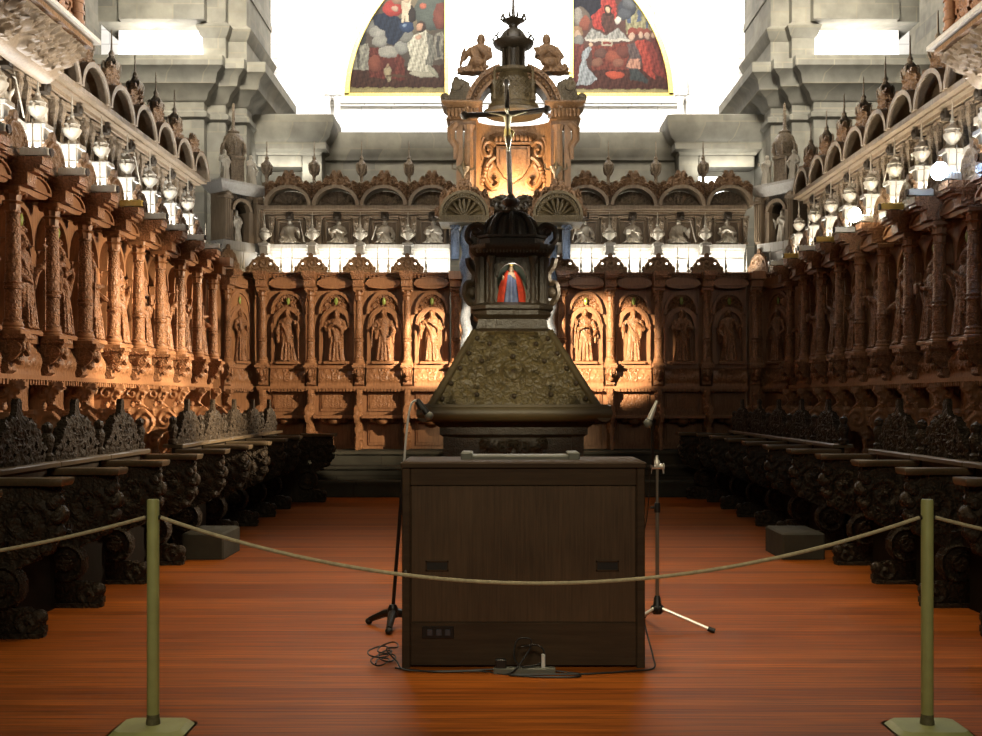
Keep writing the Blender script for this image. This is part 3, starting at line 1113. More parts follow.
# diagonal corner bays -----------------------------------------------------
for s, side in ((-1, 'left'), (1, 'right')):
    ax, ay = (-4.25, 17.05)
    bx, by = (-3.82, 17.62)
    if s > 0:
        ax, bx = 2 * XC - ax, 2 * XC - bx
    mx, my = (ax + bx) / 2 + .03 * s, (ay + by) / 2 + .17
    rz = math.atan2(by - ay, bx - ax) if s < 0 else math.atan2(ay - by, ax - bx)
    wd = math.hypot(bx - ax, by - ay)
    d = dup(stall, (mx, my, ZB), rz, 'narrow stall set diagonally across the far %s corner' % side, (.62 / BW, .8, 1))
    kid(d, 'carved_saint')[0].data = SAINTS[0 if s < 0 else 3]
    d['group'] = 'diagonal corner stalls'
    t = thing('corner_niche', 'tall diagonal niche tower with round-headed recess above the far %s corner' % side, 'niche', (mx, my, ZU), rz, 'corner niche towers')
    o = OFFU
    m = MB()
    m.box(-.36, .36, .1, .34, ZU, 3.83)
    m.box(-.38, .38, .03, .34, 3.83, 3.97)
    m.build('plinth', W_PLINTH, t, o)
    m = MB()
    for q in (-1, 1):
        m.box(min(q * .16, q * .36), max(q * .16, q * .36), .06, .36, 3.97, 4.78)
        m.bbox(min(q * .26, q * .38), max(q * .26, q * .38), -.02, .1, 3.97, 4.72, .01)
        m.box(min(q * .24, q * .42), max(q * .24, q * .42), -.05, .12, 4.62, 4.66)
    m.box(-.2, .2, .33, .36, 3.97, 4.78)
    m.box(-.17, .17, .06, .36, 4.62, 4.78)
    m.arch(0, 4.46, .15, .20, .02, .12, 18)
    for q in (-1, 1):
        for w in range(3):
            m.tube([(q * .33 + (w - 1) * .04, -.025, 4.0), (q * .33 + (w - 1) * .04, -.025, 4.6)], .017, 8)
        m.ell((q * .33, -.03, 4.69), (.06, .04, .04), 10, 7)
    m.build('frame', W_UP, t, o)
    m = MB()
    m.arch(0, 4.46, .16, .33, .06, .36, 18, .9)
    m.box(-.16, .16, .335, .345, 3.97, 4.62)
    m.build('recess', W_LDARK, t, o)
    m = MB()
    m.sweep([(-.40, .36), (-.40, .02), (.40, .02), (.40, .36)], [(0, 4.72), (.02, 4.75), (.05, 4.78), (.06, 4.82), (.10, 4.86), (.10, 4.90), (0, 4.91)])
    m.build('cornice', W_PLINTH, t, o)
    m = MB()
    m.lathe([(0, 5.30), (.18, 5.30), (.20, 5.34), (.13, 5.38), (.14, 5.46), (.17, 5.56), (.15, 5.66), (.09, 5.72), (.10, 5.75), (.04, 5.79), (.028, 5.82), (.022, 6.2), (0, 6.22)], 0, .25, 16)
    for q in range(6):
        a = q * PI / 3
        m.tube([(.15 * math.cos(a), .25 + .15 * math.sin(a), 5.36), (.20 * math.cos(a), .25 + .2 * math.sin(a), 5.42), (.19 * math.cos(a), .25 + .19 * math.sin(a), 5.54), (.15 * math.cos(a), .25 + .15 * math.sin(a), 5.60)], [.02, .026, .024, .016], 6)
    m.box(-.13, .13, .14, .36, 4.90, 5.32)
    m.build('bell_pinnacle', W_UPC, t, o)
    f = link('niche_saint', remesh(figure(2 if s < 0 else 4, .52), .009, 'niche_saint', W_PALE, 1))
    f.location = (*loc_pt(mx, my, rz, 0, .19), 3.974)
    f.rotation_euler = (0, 0, rz)
    tag(f, 'small standing saint inside the round-headed niche of the far %s corner' % side, 'statue', 'niche saints')
    for q, w in ((-1, 'outer' if s < 0 else 'inner'), (1, 'inner' if s < 0 else 'outer')):
        f = link('draped_figure', remesh(figure(2 if q < 0 else 3, .5), .010, 'draped_figure', W_PALE, 1))
        f.location = (*loc_pt(mx, my, rz, q * .27, .14), 4.912)
        f.rotation_euler = (0, 0, rz)
        tag(f, 'small draped figure on top of the far %s corner niche, %s one of the two' % (side, w), 'statue', 'figures on the corner niches')

# ------------------------------------------------------------------ front row of low stalls
SP = .99
DOFF = (0, 0, 0)
dpoly = [(.50, .93), (.02, .93), (.0, .89), (.035, .85), (.0, .80), (-.02, .74), (.02, .69), (.0, .63), (.03, .57), (.08, .52), (.15, .47), (.22, .445)] + \
        [(.36 + .14 * math.cos(a), .31 + .14 * math.sin(a)) for a in np.linspace(PI * .72, PI * 1.5, 12)] + \
        [(.38, .16), (.30, .185), (.20, .175), (.13, .13), (.10, .06), (.11, 0), (.50, 0)]


def dheight(U, V):
    h = np.maximum(spiral(U, V, .20, .69, .19, 1.9, 1), spiral(U, V, .36, .31, .14, 1.6, -1) * 1.25)
    h = np.maximum(h, spiral(U, V, .40, .84, .09, 1.4, -1))
    h = np.maximum(h, spiral(U, V, .20, .09, .09, 1.3, 1))
    h = np.maximum(h, .8 * acanthus(U, V, 8, (.05, .48, .5, .9), 14, (.05, .08), False))
    r = np.hypot(U - .36, V - .31)
    h = np.maximum(h, 1.1 * np.exp(-((r - .122) / .014) ** 2))
    return .03 * h * pip(dpoly, U, V)


def divider_mesh():
    ins = lambda U, V: pip(dpoly, U, V) & ~(np.hypot(U - .33, V - .56) < .035)
    a = relief(-.03, .5, 0, .93, 53, 93, dheight, ins, .028, lambda u, v, d: (-d, u, v))
    b = relief(-.03, .5, 0, .93, 53, 93, dheight, ins, .028, lambda u, v, d: (d, u, v))
    a.merge(b)
    for z, y, r in ((.84, .03, .05), (.75, .005, .06), (.645, .02, .052), (.56, .07, .045)):
        a.ell((0, y, z), (r * .9, r * .75, r * .95), 12, 8)
        for s in (-1, 1):
            a.ell((s * .04, y + .02, z - .02), (.025, .04, .04), 8, 6)
    a.tube([(-.068, .36, .31), (.068, .36, .31)], .055, 14)
    a.ell((0, .14, .12), (.055, .05, .05), 10, 7)
    a.box(-.06, .06, .12, .5, -.0, .03)
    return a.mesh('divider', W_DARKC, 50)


DIV = divider_mesh()


def board_mesh():
    m = MB()
    pts = [(-.10, -.035), (.10, -.035), (.115, .02), (.07, .14), (.06, .46), (-.06, .46), (-.07, .14), (-.115, .02)]
    rings = []
    for z, k in ((.928, .86), (.938, .95), (.955, 1.0), (.968, 1.0), (.974, .96)):
        rings.append([(x * k, .2 + (y - .2) * (1 - (1 - k) * .3), z) for x, y in pts])
    m.loft(rings)
    return m.mesh('arm_board', W_DTOP, 40)


BOARD = board_mesh()


def crest_mesh():
    cz = 1.02

    def ztop(u):
        a = np.abs(u)
        return cz + .20 + .085 * np.exp(-((a - .19) / .08) ** 2) + .17 * np.exp(-(a / .12) ** 2) - .10 * np.clip((a - .28) / .1, 0, 1) + .012 * np.sin(a * 70)

    def ins(U, V):
        u = U - SP / 2
        a = np.abs(u)
        o = (V < ztop(u)) & (a < .41)
        o |= np.hypot(u * 1.1, V - (cz + .395)) < .045
        holes = (np.hypot(a - .22, V - (cz + .12)) < .028) | (np.hypot(a - .10, V - (cz + .21)) < .022) | (np.hypot(a - .33, V - (cz + .07)) < .02) | (np.hypot(a - .11, V - (cz + .07)) < .018)
        return o & ~holes

    def h(U, V):
        return .024 * np.maximum(acanthus(U, V, 17, (SP / 2 - .4, SP / 2 + .4, cz + .02, cz + .27), 46, (.045, .085)), rosette(U, V, SP / 2, cz + .17, .09, 6))

    m = relief(SP / 2 - .43, SP / 2 + .43, cz, cz + .45, 86, 45, h, ins, .02, lambda u, v, d: (u, .50 - d, v))
    b = relief(SP / 2 - .43, SP / 2 + .43, cz, cz + .45, 86, 45, h, ins, .02, lambda u, v, d: (u, .50 + d, v))
    m.merge(b)
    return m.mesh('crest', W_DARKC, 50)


CREST = crest_mesh()
m = MB()
m.lathe([(0, 1.021), (.045, 1.021), (.05, 1.06), (.03, 1.08), (.045, 1.14), (.05, 1.18), (.03, 1.22), (.04, 1.245), (.036, 1.275), (0, 1.30)], 0, .50, 12)
KNOB = m.mesh('knob_post', W_DARKC)
m = MB()
m.box(.07, SP - .07, .47, .53, 0, .98)
for z0, z1 in ((.52, .92),):
    m.bbox(.12, SP - .12, .45, .48, z0, z1, .012)
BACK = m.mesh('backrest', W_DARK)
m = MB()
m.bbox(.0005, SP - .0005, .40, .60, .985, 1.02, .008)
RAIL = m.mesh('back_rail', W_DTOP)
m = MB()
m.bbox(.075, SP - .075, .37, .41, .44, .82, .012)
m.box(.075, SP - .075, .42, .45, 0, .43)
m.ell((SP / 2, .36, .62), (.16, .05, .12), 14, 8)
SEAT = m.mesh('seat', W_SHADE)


def low_stall(y, side, n, full=True, ahead=''):
    s = -1 if side == 'left' else 1
    x = -2.67 if s < 0 else 2.85
    t = thing('low_stall', 'dark carved low stall in the front %s row, %s counted from the camera' % (side, ORD[n]) if full else 'dark scrolled stall end beside the stone step of the front %s row' % side,
              'choir stall', (x, y, 0), PI / 2 if s < 0 else -PI / 2, 'low stalls of the front %s row' % side)
    dv = link('divider', DIV, t)
    link('arm_board', BOARD, t)
    link('knob_post', KNOB, t)
    if full:
        link('seat', SEAT, t)
        link('backrest', BACK, t)
        link('back_rail', RAIL, t)
        link('crest', CREST, t)
    return t


for side in ('left', 'right'):
    n = 0
    for k in range(-4, 7):
        y = 9.7 + SP * k
        full = True
        if side == 'left':
            full = k not in (0, 6)
        else:
            full = k not in (1, -4)
        if not full and k in (6, -4):
            continue
        n += 1
        low_stall(y, side, n, full)
    s = -1 if side == 'left' else 1
    # end panel by the steps
    t = thing('stall_end', 'dark carved scroll end closing the front %s row beside the stone steps' % side, 'stall end', (-2.36 if s < 0 else 2.66, 15.66 if s < 0 else 16.2, 0), PI / 2 if s < 0 else -PI / 2, 'stall ends by the steps', (1.4, 1.0, 1))
    link('divider', DIV, t)
    link('arm_board', BOARD, t)
    m = MB()
    m.box(-.04, .04, .48, 1.0, 0, .96)
    m.build('side_panel', W_DARK, t)
    # stone mounting step in the gap
    m = MB()
    x0, x1 = (-2.88, -2.50) if s < 0 else (2.57, 2.96)
    m.bbox(x0, x1, 9.98, 10.62, 0, .24, .015)
    st = m.build('mounting_step', STONE_D)
    tag(st, 'grey stone mounting step in the gap of the front %s row' % side, 'step', 'stone mounting steps')

# ------------------------------------------------------------------ setting
m = MB()
m.box(-9.5, 9.8, -3.0, 17.0, -.1, 0)
struct('floor', m, FLOOR)
m = MB()
m.box(-2.9, 3.2, 16.42, 18.2, 0, .22)
m.bbox(-2.9, 3.2, 16.38, 18.2, .19, .24, .012)
struct('trim_1', m, STONE_D)
m = MB()
m.box(-2.9, 3.2, 16.72, 18.2, .24, .43)
m.bbox(-2.9, 3.2, 16.68, 18.2, .40, .45, .012)
struct('trim_2', m, STONE_D)
m = MB()
m.box(-5.4, 5.7, 17.02, 18.4, .45, .64)
m.bbox(-5.4, 5.7, 16.98, 18.4, .61, .66, .012)
struct('trim_3', m, STONE_D)
m = MB()
m.box(-5.0, -3.24, 5.0, 16.97, 0, .66)
struct('trim_4', m, W_DARK)
m = MB()
m.box(3.46, 5.3, 5.0, 16.97, 0, .66)
struct('trim_5', m, W_DARK)
# grey retrochoir wall with its cornice and two break-forwards
YR = 20.6
m = MB()
m.sweep([(-8, YR + .6), (-8, YR), (8.3, YR), (8.3, YR + .6)], [(0, 0), (0, 5.9), (.06, 5.93), (.08, 6.0), (.16, 6.10), (.18, 6.30), (.12, 6.44), (0, 6.46)])
for s in (-1, 1):
    a, b = (-4.45, -3.25) if s < 0 else (3.3, 4.7)
    m.sweep([(a, YR), (a, YR - .5), (b, YR - .5), (b, YR)], [(0, 5.93), (.02, 5.98), (.10, 6.02), (.10, 6.15), (.18, 6.22), (.26, 6.42), (.26, 6.60), (.1, 6.65)])
    m.box(b - .35 if s < 0 else a, b if s < 0 else a + .35, YR - .45, YR, 0, 5.95)
    m.bbox(a + .36 if s > 0 else a + .02, b - .02 if s > 0 else b - .36, YR - .47, YR, 5.72, 5.94, .02)
struct('wall_back', m, STONE)
# compound piers
for s, k in ((1, 1), (-1, 2)):
    P = [(4.78, 21.4), (4.78, 19.35), (5.10, 19.35), (5.10, 19.15), (5.42, 19.15), (5.42, 18.95), (7.1, 18.95), (7.1, 21.4)]
    if s < 0:
        P = [(2 * .17 - x, y) for x, y in reversed(P)]
    m = MB()
    m.sweep(P, [(0, 0), (0, 6.28), (.06, 6.32), (.06, 6.40), (.0, 6.44), (.0, 6.58), (.06, 6.62), (.10, 6.72), (.26, 6.84), (.30, 7.0), (.42, 7.10), (.42, 7.27), (.1, 7.31)])
    Q = [(4.78, 21.4), (4.78, 19.35), (5.10, 19.35), (5.10, 19.15), (5.50, 19.15), (5.50, 21.4)]
    R_ = [(5.4, 21.4), (5.4, 19.55), (7.1, 19.55), (7.1, 21.4)]
    T = [(4.78, 21.4), (4.78, 19.35), (5.10, 19.35), (5.10, 19.15), (5.42, 19.15), (5.42, 18.95), (6.9, 18.95), (6.9, 19.1), (7.3, 19.1), (7.3, 21.4)]
    if s < 0:
        Q, T = [[(2 * .17 - x, y) for x, y in reversed(p)] for p in (Q, T)]
    m.sweep(Q, [(0, 7.28), (0, 7.75), (.04, 7.8), (.10, 7.95), (0, 8.03)])
    m.sweep(T, [(0, 8.02), (0, 10.2), (.1, 10.3), (.35, 10.6), (.35, 12.0)])
    m.sweep(T, [(.02, 8.6), (.02, 8.7), (0, 8.8)])
    struct('wall_pier_right' if s > 0 else 'wall_pier_left', m, STONE)
    if s < 0:
        R_ = [(2 * .17 - x, y) for x, y in reversed(R_)]
    m = MB()
    m.prism(R_, 'z', 7.28, 8.04)
    struct('wall_recess_right' if s > 0 else 'wall_recess_left', m, WHITE)
for s, k in ((-1, 7), (1, 8)):
    q = [(-4.62, 15.9), (-4.56, 15.88), (-4.40, 17.25), (-3.75, 18.1), (-3.72, 18.16), (-4.3, 18.16), (-4.62, 17.5)]
    if s > 0:
        q = [(.33 - x, y) for x, y in reversed(q)]
    m = MB()
    m.prism(q, 'z', ZB, 3.40)
    struct('trim_%d' % k, m, W_WARM)
# white rear wall
YW = 26.0
FW = 1100 / YW


def RX(px):
    return (px - 499) / FW


def RZ(py):
    return 1.45 + (400 - py) / FW


m = MB()
m.box(-13, RX(449), YW, YW + .4, 0, 18)
m.box(RX(569), 13.3, YW, YW + .4, 0, 18)
m.box(RX(449), RX(569), YW, YW + .4, 0, RZ(120))
m.box(-13, 13.3, YW - .12, YW + .1, RZ(104), RZ(98))
m.box(-13, 13.3, YW - .08, YW + .1, RZ(106.5), RZ(104))
struct('wall_rear', m, WHITE)
m = MB()
m.box(RX(449), RX(569), YW + .25, YW + .3, RZ(120), 18)
struct('window_1', m, WINDOW_GLOW)
# stone piers either side of the lunette and the arch moulding over the paintings
m = MB()
m.box(RX(283), RX(326), YW - .6, YW, 0, 18)
m.box(RX(688), RX(733), YW - .6, YW, 0, 18)
m.arch(RX(509), RZ(101), 168 / FW, 176 / FW, YW - .25, YW + .05, 40)
struct('wall_rear_piers', m, WHITE)
m = MB()
for px in (328.5, 338.5, 679, 688):
    m.lathe([(0, RZ(126)), (.10, RZ(126)), (.10, RZ(122)), (.075, RZ(121)), (.07, RZ(104)), (.1, RZ(102)), (.1, RZ(99)), (.14, RZ(98)), (0, RZ(97.5))], RX(px), YW - .2, 12)
struct('trim_6', m, WHITE)
# side walls closing the aisles
m = MB()
m.box(-9.6, -9.4, -3, 26, 0, 14)
struct('wall_left', m, STONE)
m = MB()
m.box(9.7, 9.9, -3, 26, 0, 14)
struct('wall_right', m, STONE)
# glowing panes standing in for lit passage tops low in the retro wall
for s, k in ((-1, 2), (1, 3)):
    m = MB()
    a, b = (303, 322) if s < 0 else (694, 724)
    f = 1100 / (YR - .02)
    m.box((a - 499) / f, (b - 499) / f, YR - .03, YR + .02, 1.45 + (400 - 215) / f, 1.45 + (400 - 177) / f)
    struct('window_%d' % k, m, WINDOW_GLOW)


# ------------------------------------------------------------------ lunette paintings
def srgb(r, g, b):
    f = lambda c: ((c / 255 + .055) / 1.055) ** 2.4 if c > 10 else c / 255 / 12.92
    return (f(r), f(g), f(b))


def paint(shapes, ox, sc, bg):
    """shapes in crop coordinates -> function of photo x,y giving colour"""
    def fn(PX, PY):
        X, Y = (PX - ox) * sc, PY * sc
        wx = 7 * np.sin(Y * .045 + 1.3 * np.sin(X * .03)) + 4 * np.sin(Y * .11 + X * .07) + 2.5 * np.sin(X * .23 - Y * .19)
        wy = 7 * np.sin(X * .05 + 1.1 * np.sin(Y * .035)) + 4 * np.sin(X * .12 - Y * .06) + 2.5 * np.sin(Y * .21 + X * .17)
        X, Y = X + .42 * wx, Y + .42 * wy
        col = np.zeros(X.shape + (3,))
        col[:] = srgb(*bg)
        for sh in shapes:
            if sh[0] == 'e':
                _, cx, cy, rx, ry, rot, c = sh
                a = math.radians(rot)
                dx, dy = X - cx, Y - cy
                u, v = dx * math.cos(a) + dy * math.sin(a), -dx * math.sin(a) + dy * math.cos(a)
                r = np.hypot(u / rx, v / ry)
                msk = r < 1
                shade = (1.15 - .65 * np.clip(r, 0, 1) ** 2 * (.55 + .45 * np.sin(np.arctan2(dy, dx) + .4)))[..., None]
                col = np.where(msk[..., None], np.array(srgb(*c)) * shade, col)
            else:
                poly, c = sh[1], sh[2]
                msk = pip(poly, X, Y)
                fold = (.92 + .2 * np.sin(X * .16 + Y * .05) + .16 * np.sin(X * .33 - Y * .09) + .10 * np.sin(X * .07 + Y * .21))[..., None] if len(sh) == 3 else 1.0
                col = np.where(msk[..., None], np.array(srgb(*c)) * fold, col)
        return col
    return fn


left_shapes = [('p', [(0, 560), (870, 560), (870, 740), (0, 740)], (72, 40, 26)), ('p', [(0, 470), (870, 430), (870, 600), (0, 600)], (78, 46, 30)),
               ('e', 560, 60, 200, 200, 0, (120, 105, 78)), ('e', 690, 60, 120, 150, 20, (85, 92, 80)), ('e', 740, 110, 50, 90, 0, (120, 58, 40)),
               ('p', [(140, 300), (260, 290), (260, 470), (130, 470)], (150, 145, 125)), ('p', [(180, 310), (200, 310), (200, 460), (180, 460)], (90, 85, 75)),
               ('e', 210, 260, 35, 45, 0, (60, 60, 55)),
               ('p', [(260, 320), (420, 330), (500, 400), (500, 540), (260, 520)], (110, 44, 28)),
               ('e', 300, 430, 40, 60, 0, (140, 70, 45)), ('e', 400, 440, 40, 50, 0, (95, 38, 26)),
               ('e', 270, 180, 45, 50, 0, (120, 118, 108)), ('e', 320, 220, 60, 40, 0, (150, 146, 132)), ('e', 335, 280, 52, 40, 0, (140, 136, 122)), ('e', 390, 350, 65, 42, 0, (158, 152, 135)), ('e', 480, 320, 45, 45, 0, (140, 138, 125)), ('e', 520, 250, 50, 40, 0, (120, 118, 105)),
               ('p', [(280, 110), (380, 80), (490, 130), (500, 220), (430, 310), (380, 290), (370, 210), (300, 170)], (36, 46, 62)),
               ('e', 420, 60, 65, 55, 0, (175, 40, 28)), ('e', 435, 60, 22, 20, 0, (190, 150, 120)), ('e', 450, -10, 40, 40, 0, (160, 120, 90)),
               ('e', 545, 100, 30, 60, 0, (50, 40, 32)),
               ('p', [(480, 10), (545, 0), (540, 60), (520, 100), (530, 150), (510, 150), (500, 100), (495, 150), (482, 150), (478, 60)], (205, 185, 150), 0), ('e', 515, -5, 25, 30, 0, (190, 160, 125)),
               ('e', 515, 185, 48, 38, 0, (40, 62, 92)), ('e', 500, 172, 15, 12, 0, (110, 130, 150)),
               ('e', 625, 45, 22, 22, 0, (180, 90, 60)),
               ('p', [(700, 225), (760, 215), (755, 400), (695, 400)], (140, 132, 112)), ('p', [(715, 240), (735, 238), (735, 385), (712, 385)], (85, 80, 72)),
               ('p', [(570, 230), (640, 210), (690, 260), (690, 380), (680, 450), (715, 520), (600, 500), (520, 470), (535, 380), (520, 290)], (196, 188, 160)),
               ('p', [(640, 220), (690, 240), (700, 330), (690, 440), (640, 440), (660, 330)], (120, 116, 100)),
               ('e', 612, 180, 34, 38, 0, (70, 50, 38)), ('e', 602, 182, 22, 28, 10, (190, 140, 105)), ('e', 590, 250, 24, 16, 0, (185, 140, 110)),
               ('e', 625, 500, 95, 20, 5, (170, 162, 135)), ('e', 690, 480, 50, 16, 50, (150, 145, 120)),
               ('e', 388, 480, 26, 34, 0, (170, 150, 110)), ('e', 388, 445, 11, 14, 0, (160, 125, 90)), ('p', [(370, 510), (410, 510), (400, 560), (385, 555)], (150, 135, 100)), ('e', 450, 510, 70, 10, 0, (90, 62, 40)),
               ('p', [(90, 588), (780, 588), (780, 640), (90, 640)], (150, 136, 80), 0), ('p', [(100, 600), (770, 600), (770, 625), (100, 625)], (165, 152, 96), 0)]
right_shapes = [('p', [(0, 470), (870, 430), (870, 740), (0, 740)], (92, 48, 36)), ('p', [(60, -200), (300, -200), (300, 120), (60, 160)], (38, 36, 44)),
                ('e', 130, 130, 70, 80, 0, (110, 95, 80)), ('e', 120, 110, 30, 55, 0, (150, 140, 125)), ('e', 165, 160, 35, 50, 0, (150, 75, 50)),
                ('p', [(440, 60), (600, 20), (660, 200), (440, 230)], (160, 150, 105)), ('p', [(450, 100), (475, 95), (475, 155), (450, 160)], (80, 95, 120), 0), ('p', [(515, 75), (540, 70), (540, 145), (515, 150)], (80, 95, 120), 0), ('p', [(575, 130), (590, 130), (590, 190), (575, 190)], (80, 95, 120), 0),
                ('e', 450, 55, 60, 60, 0, (70, 72, 78)), ('e', 430, 100, 45, 40, 0, (85, 88, 92)), ('e', 470, 20, 50, 45, 0, (100, 102, 104)),
                ('p', [(205, 110), (270, 60), (290, -60), (350, -60), (380, 60), (370, 130), (300, 220), (230, 190)], (190, 44, 28)),
                ('p', [(280, 90), (360, 90), (365, 200), (300, 225), (275, 160)], (95, 55, 42)), ('e', 320, 70, 28, 40, 0, (75, 42, 30)), ('e', 320, 68, 17, 24, 0, (205, 165, 125)),
                ('e', 385, 140, 22, 24, 0, (215, 205, 185)),
                ('p', [(160, 265), (210, 190), (300, 240), (390, 190), (460, 270)], (165, 160, 148)),
                ('p', [(165, 262), (470, 262), (470, 280), (165, 280)], (200, 190, 170), 0),
                ('p', [(210, 310), (470, 285), (470, 470), (215, 470)], (135, 56, 36)), ('e', 270, 360, 45, 35, 0, (110, 70, 55)), ('e', 350, 380, 50, 40, 0, (160, 74, 46)), ('e', 420, 350, 40, 40, 0, (120, 60, 44)), ('e', 250, 420, 40, 28, 0, (150, 95, 70)), ('e', 390, 425, 40, 28, 0, (150, 90, 66)),
                ('p', [(280, 280), (350, 275), (350, 310), (280, 312)], (185, 170, 140), 0), ('p', [(290, 285), (340, 282), (340, 300), (290, 302)], (140, 50, 36), 0),
                ('e', 110, 220, 45, 45, 0, (160, 120, 80)), ('e', 115, 240, 26, 34, 0, (195, 160, 130)), ('e', 120, 275, 35, 35, 0, (130, 125, 115)),
                ('p', [(85, 290), (160, 300), (180, 400), (150, 520), (90, 560)], (125, 58, 44)), ('p', [(150, 350), (200, 310), (215, 330), (170, 400), (180, 450), (250, 530), (200, 570), (110, 575), (130, 470)], (165, 170, 170)),
                ('e', 207, 302, 14, 16, 0, (205, 165, 130)),
                ('e', 365, 503, 62, 26, 4, (205, 74, 34)),
                ('p', [(600, 240), (650, 260), (740, 520), (700, 510), (620, 380)], (110, 46, 36)), ('p', [(560, 260), (620, 290), (680, 470), (720, 540), (640, 500), (580, 380)], (140, 48, 36)),
                ('e', 482, 215, 35, 30, 0, (150, 60, 40)), ('e', 540, 215, 30, 25, 0, (150, 70, 48)), ('e', 580, 215, 28, 24, 0, (140, 60, 42)), ('e', 622, 235, 22, 24, 0, (120, 90, 70)),
                ('e', 478, 248, 20, 28, 0, (205, 165, 135)), ('e', 538, 238, 17, 24, 0, (200, 160, 130)), ('e', 580, 240, 17, 24, 0, (195, 155, 128)), ('e', 620, 240, 14, 20, 0, (190, 150, 120)),
                ('p', [(450, 300), (520, 280), (545, 300), (540, 420), (530, 470), (440, 460), (460, 380)], (105, 84, 78)), ('p', [(500, 280), (560, 270), (590, 340), (640, 540), (560, 480), (540, 380)], (185, 58, 36)),
                ('p', [(440, 450), (470, 395), (530, 400), (540, 465)], (205, 140, 110)), ('p', [(460, 465), (520, 465), (590, 540), (580, 560), (470, 535)], (70, 74, 70)),
                ('p', [(90, 598), (760, 598), (760, 640), (90, 640)], (156, 140, 84), 0), ('p', [(100, 606), (750, 606), (750, 628), (100, 628)], (176, 162, 108), 0)]


def lunette(name, label, shapes, ox, sc, bg, side):
    cx, cy, R = 509, 101, 164
    x0, x1 = (345, 447) if side < 0 else (571, 673)
    y1 = 96
    t = thing(name, label, 'painting', (RX((x0 + x1) / 2), YW - .05, RZ(y1)), 0, 'lunette paintings')
    of = (RX((x0 + x1) / 2), YW - .05, RZ(y1))
    inside = lambda r: (lambda U, V: np.hypot((499 + U * FW) - cx, (400 - (V - 1.45) * FW) - cy) < r)
    mb = relief(RX(x0 + 2), RX(x1 - 2), RZ(y1 - 3), RZ(y1 - 160), 150, 230, lambda U, V: 0 * U, inside(R - 4), .03, lambda a, b, d: (a, YW - d, b))
    me = mb.mesh('canvas', PAINTING, 38, of)
    P = np.array(mb.v)
    col = paint(shapes, ox, sc, bg)(499 + P[:, 0] * FW, 400 - (P[:, 2] - 1.45) * FW)
    br_ = .85 + .15 * np.sin(P[:, 0] * 61 + 3 * np.sin(P[:, 2] * 37)) * np.sin(P[:, 2] * 53 + 2 * np.sin(P[:, 0] * 43))
    gl = col.mean(axis=1, keepdims=True)
    col = (col * .8 + gl * .2 * np.array([1.15, 1.0, .8])) * br_[:, None]
    at = me.color_attributes.new('Col', 'FLOAT_COLOR', 'POINT')
    at.data.foreach_set('color', np.concatenate([col * .30, np.ones((len(col), 1))], axis=1).astype(np.float32).ravel())
    link('canvas', me, t)
    m = MB()
    w = 4.2 / FW
    a_lo = math.acos((R - 2) / R * .999)
    pts = []
    if side < 0:
        a0, a1 = math.acos(max(-1, (x1 - cx) / R)), PI - math.asin(5 / R)
    else:
        a0, a1 = math.asin(5 / R), math.acos((x0 - cx) / R)
    m.arch(RX(cx), RZ(cy), (R - 4.5) / FW, R / FW, YW - .1, YW, 48, 1, a0, a1)
    xi = x1 if side < 0 else x0
    zt = RZ(cy) + math.sin(math.acos((xi - cx) / R)) * R / FW
    m.box(RX(xi - 2), RX(xi + 2), YW - .1, YW, RZ(y1), zt)
    m.box(RX(x0), RX(x1), YW - .1, YW, RZ(y1 + 1.5), RZ(y1 - 2))
    m.build('gilt_frame', GOLD, t, of)


lunette('lunette_painting', 'gold framed quarter-round painting left of the bright window, white-robed kneeling figure', left_shapes, 330, 6.69, (84, 72, 58), -1)
lunette('lunette_painting', 'gold framed quarter-round painting right of the bright window, row of red-cloaked kneelers', right_shapes, 560, 6.69, (98, 62, 50), 1)
# edges of two further arched pictures beyond the piers
for s, side in ((-1, 'left'), (1, 'right')):
    t = thing('arched_painting', 'sliver of a gold edged red picture beside the %s pier' % side, 'painting', (RX(264 if s < 0 else 746), YW - .7, RZ(84)), 0, 'slivers of arched paintings')
    of = (RX(264 if s < 0 else 746), YW - .7, RZ(84))
    cxp, cyp = (190, 84) if s < 0 else (822, 84)
    m = MB()
    a0, a1 = (0.0, 1.1) if s < 0 else (PI - 1.1, PI)
    m.arch(RX(cxp), RZ(cyp), 70 / FW, 78 / FW, YW - .8, YW - .62, 24, 1, a0, a1)
    m.build('gilt_frame', GOLD, t, of)
    m = MB()
    m.arch(RX(cxp), RZ(cyp), 2 / FW, 71 / FW, YW - .74, YW - .62, 24, 1, a0, a1)
    m.build('canvas', RED, t, of)

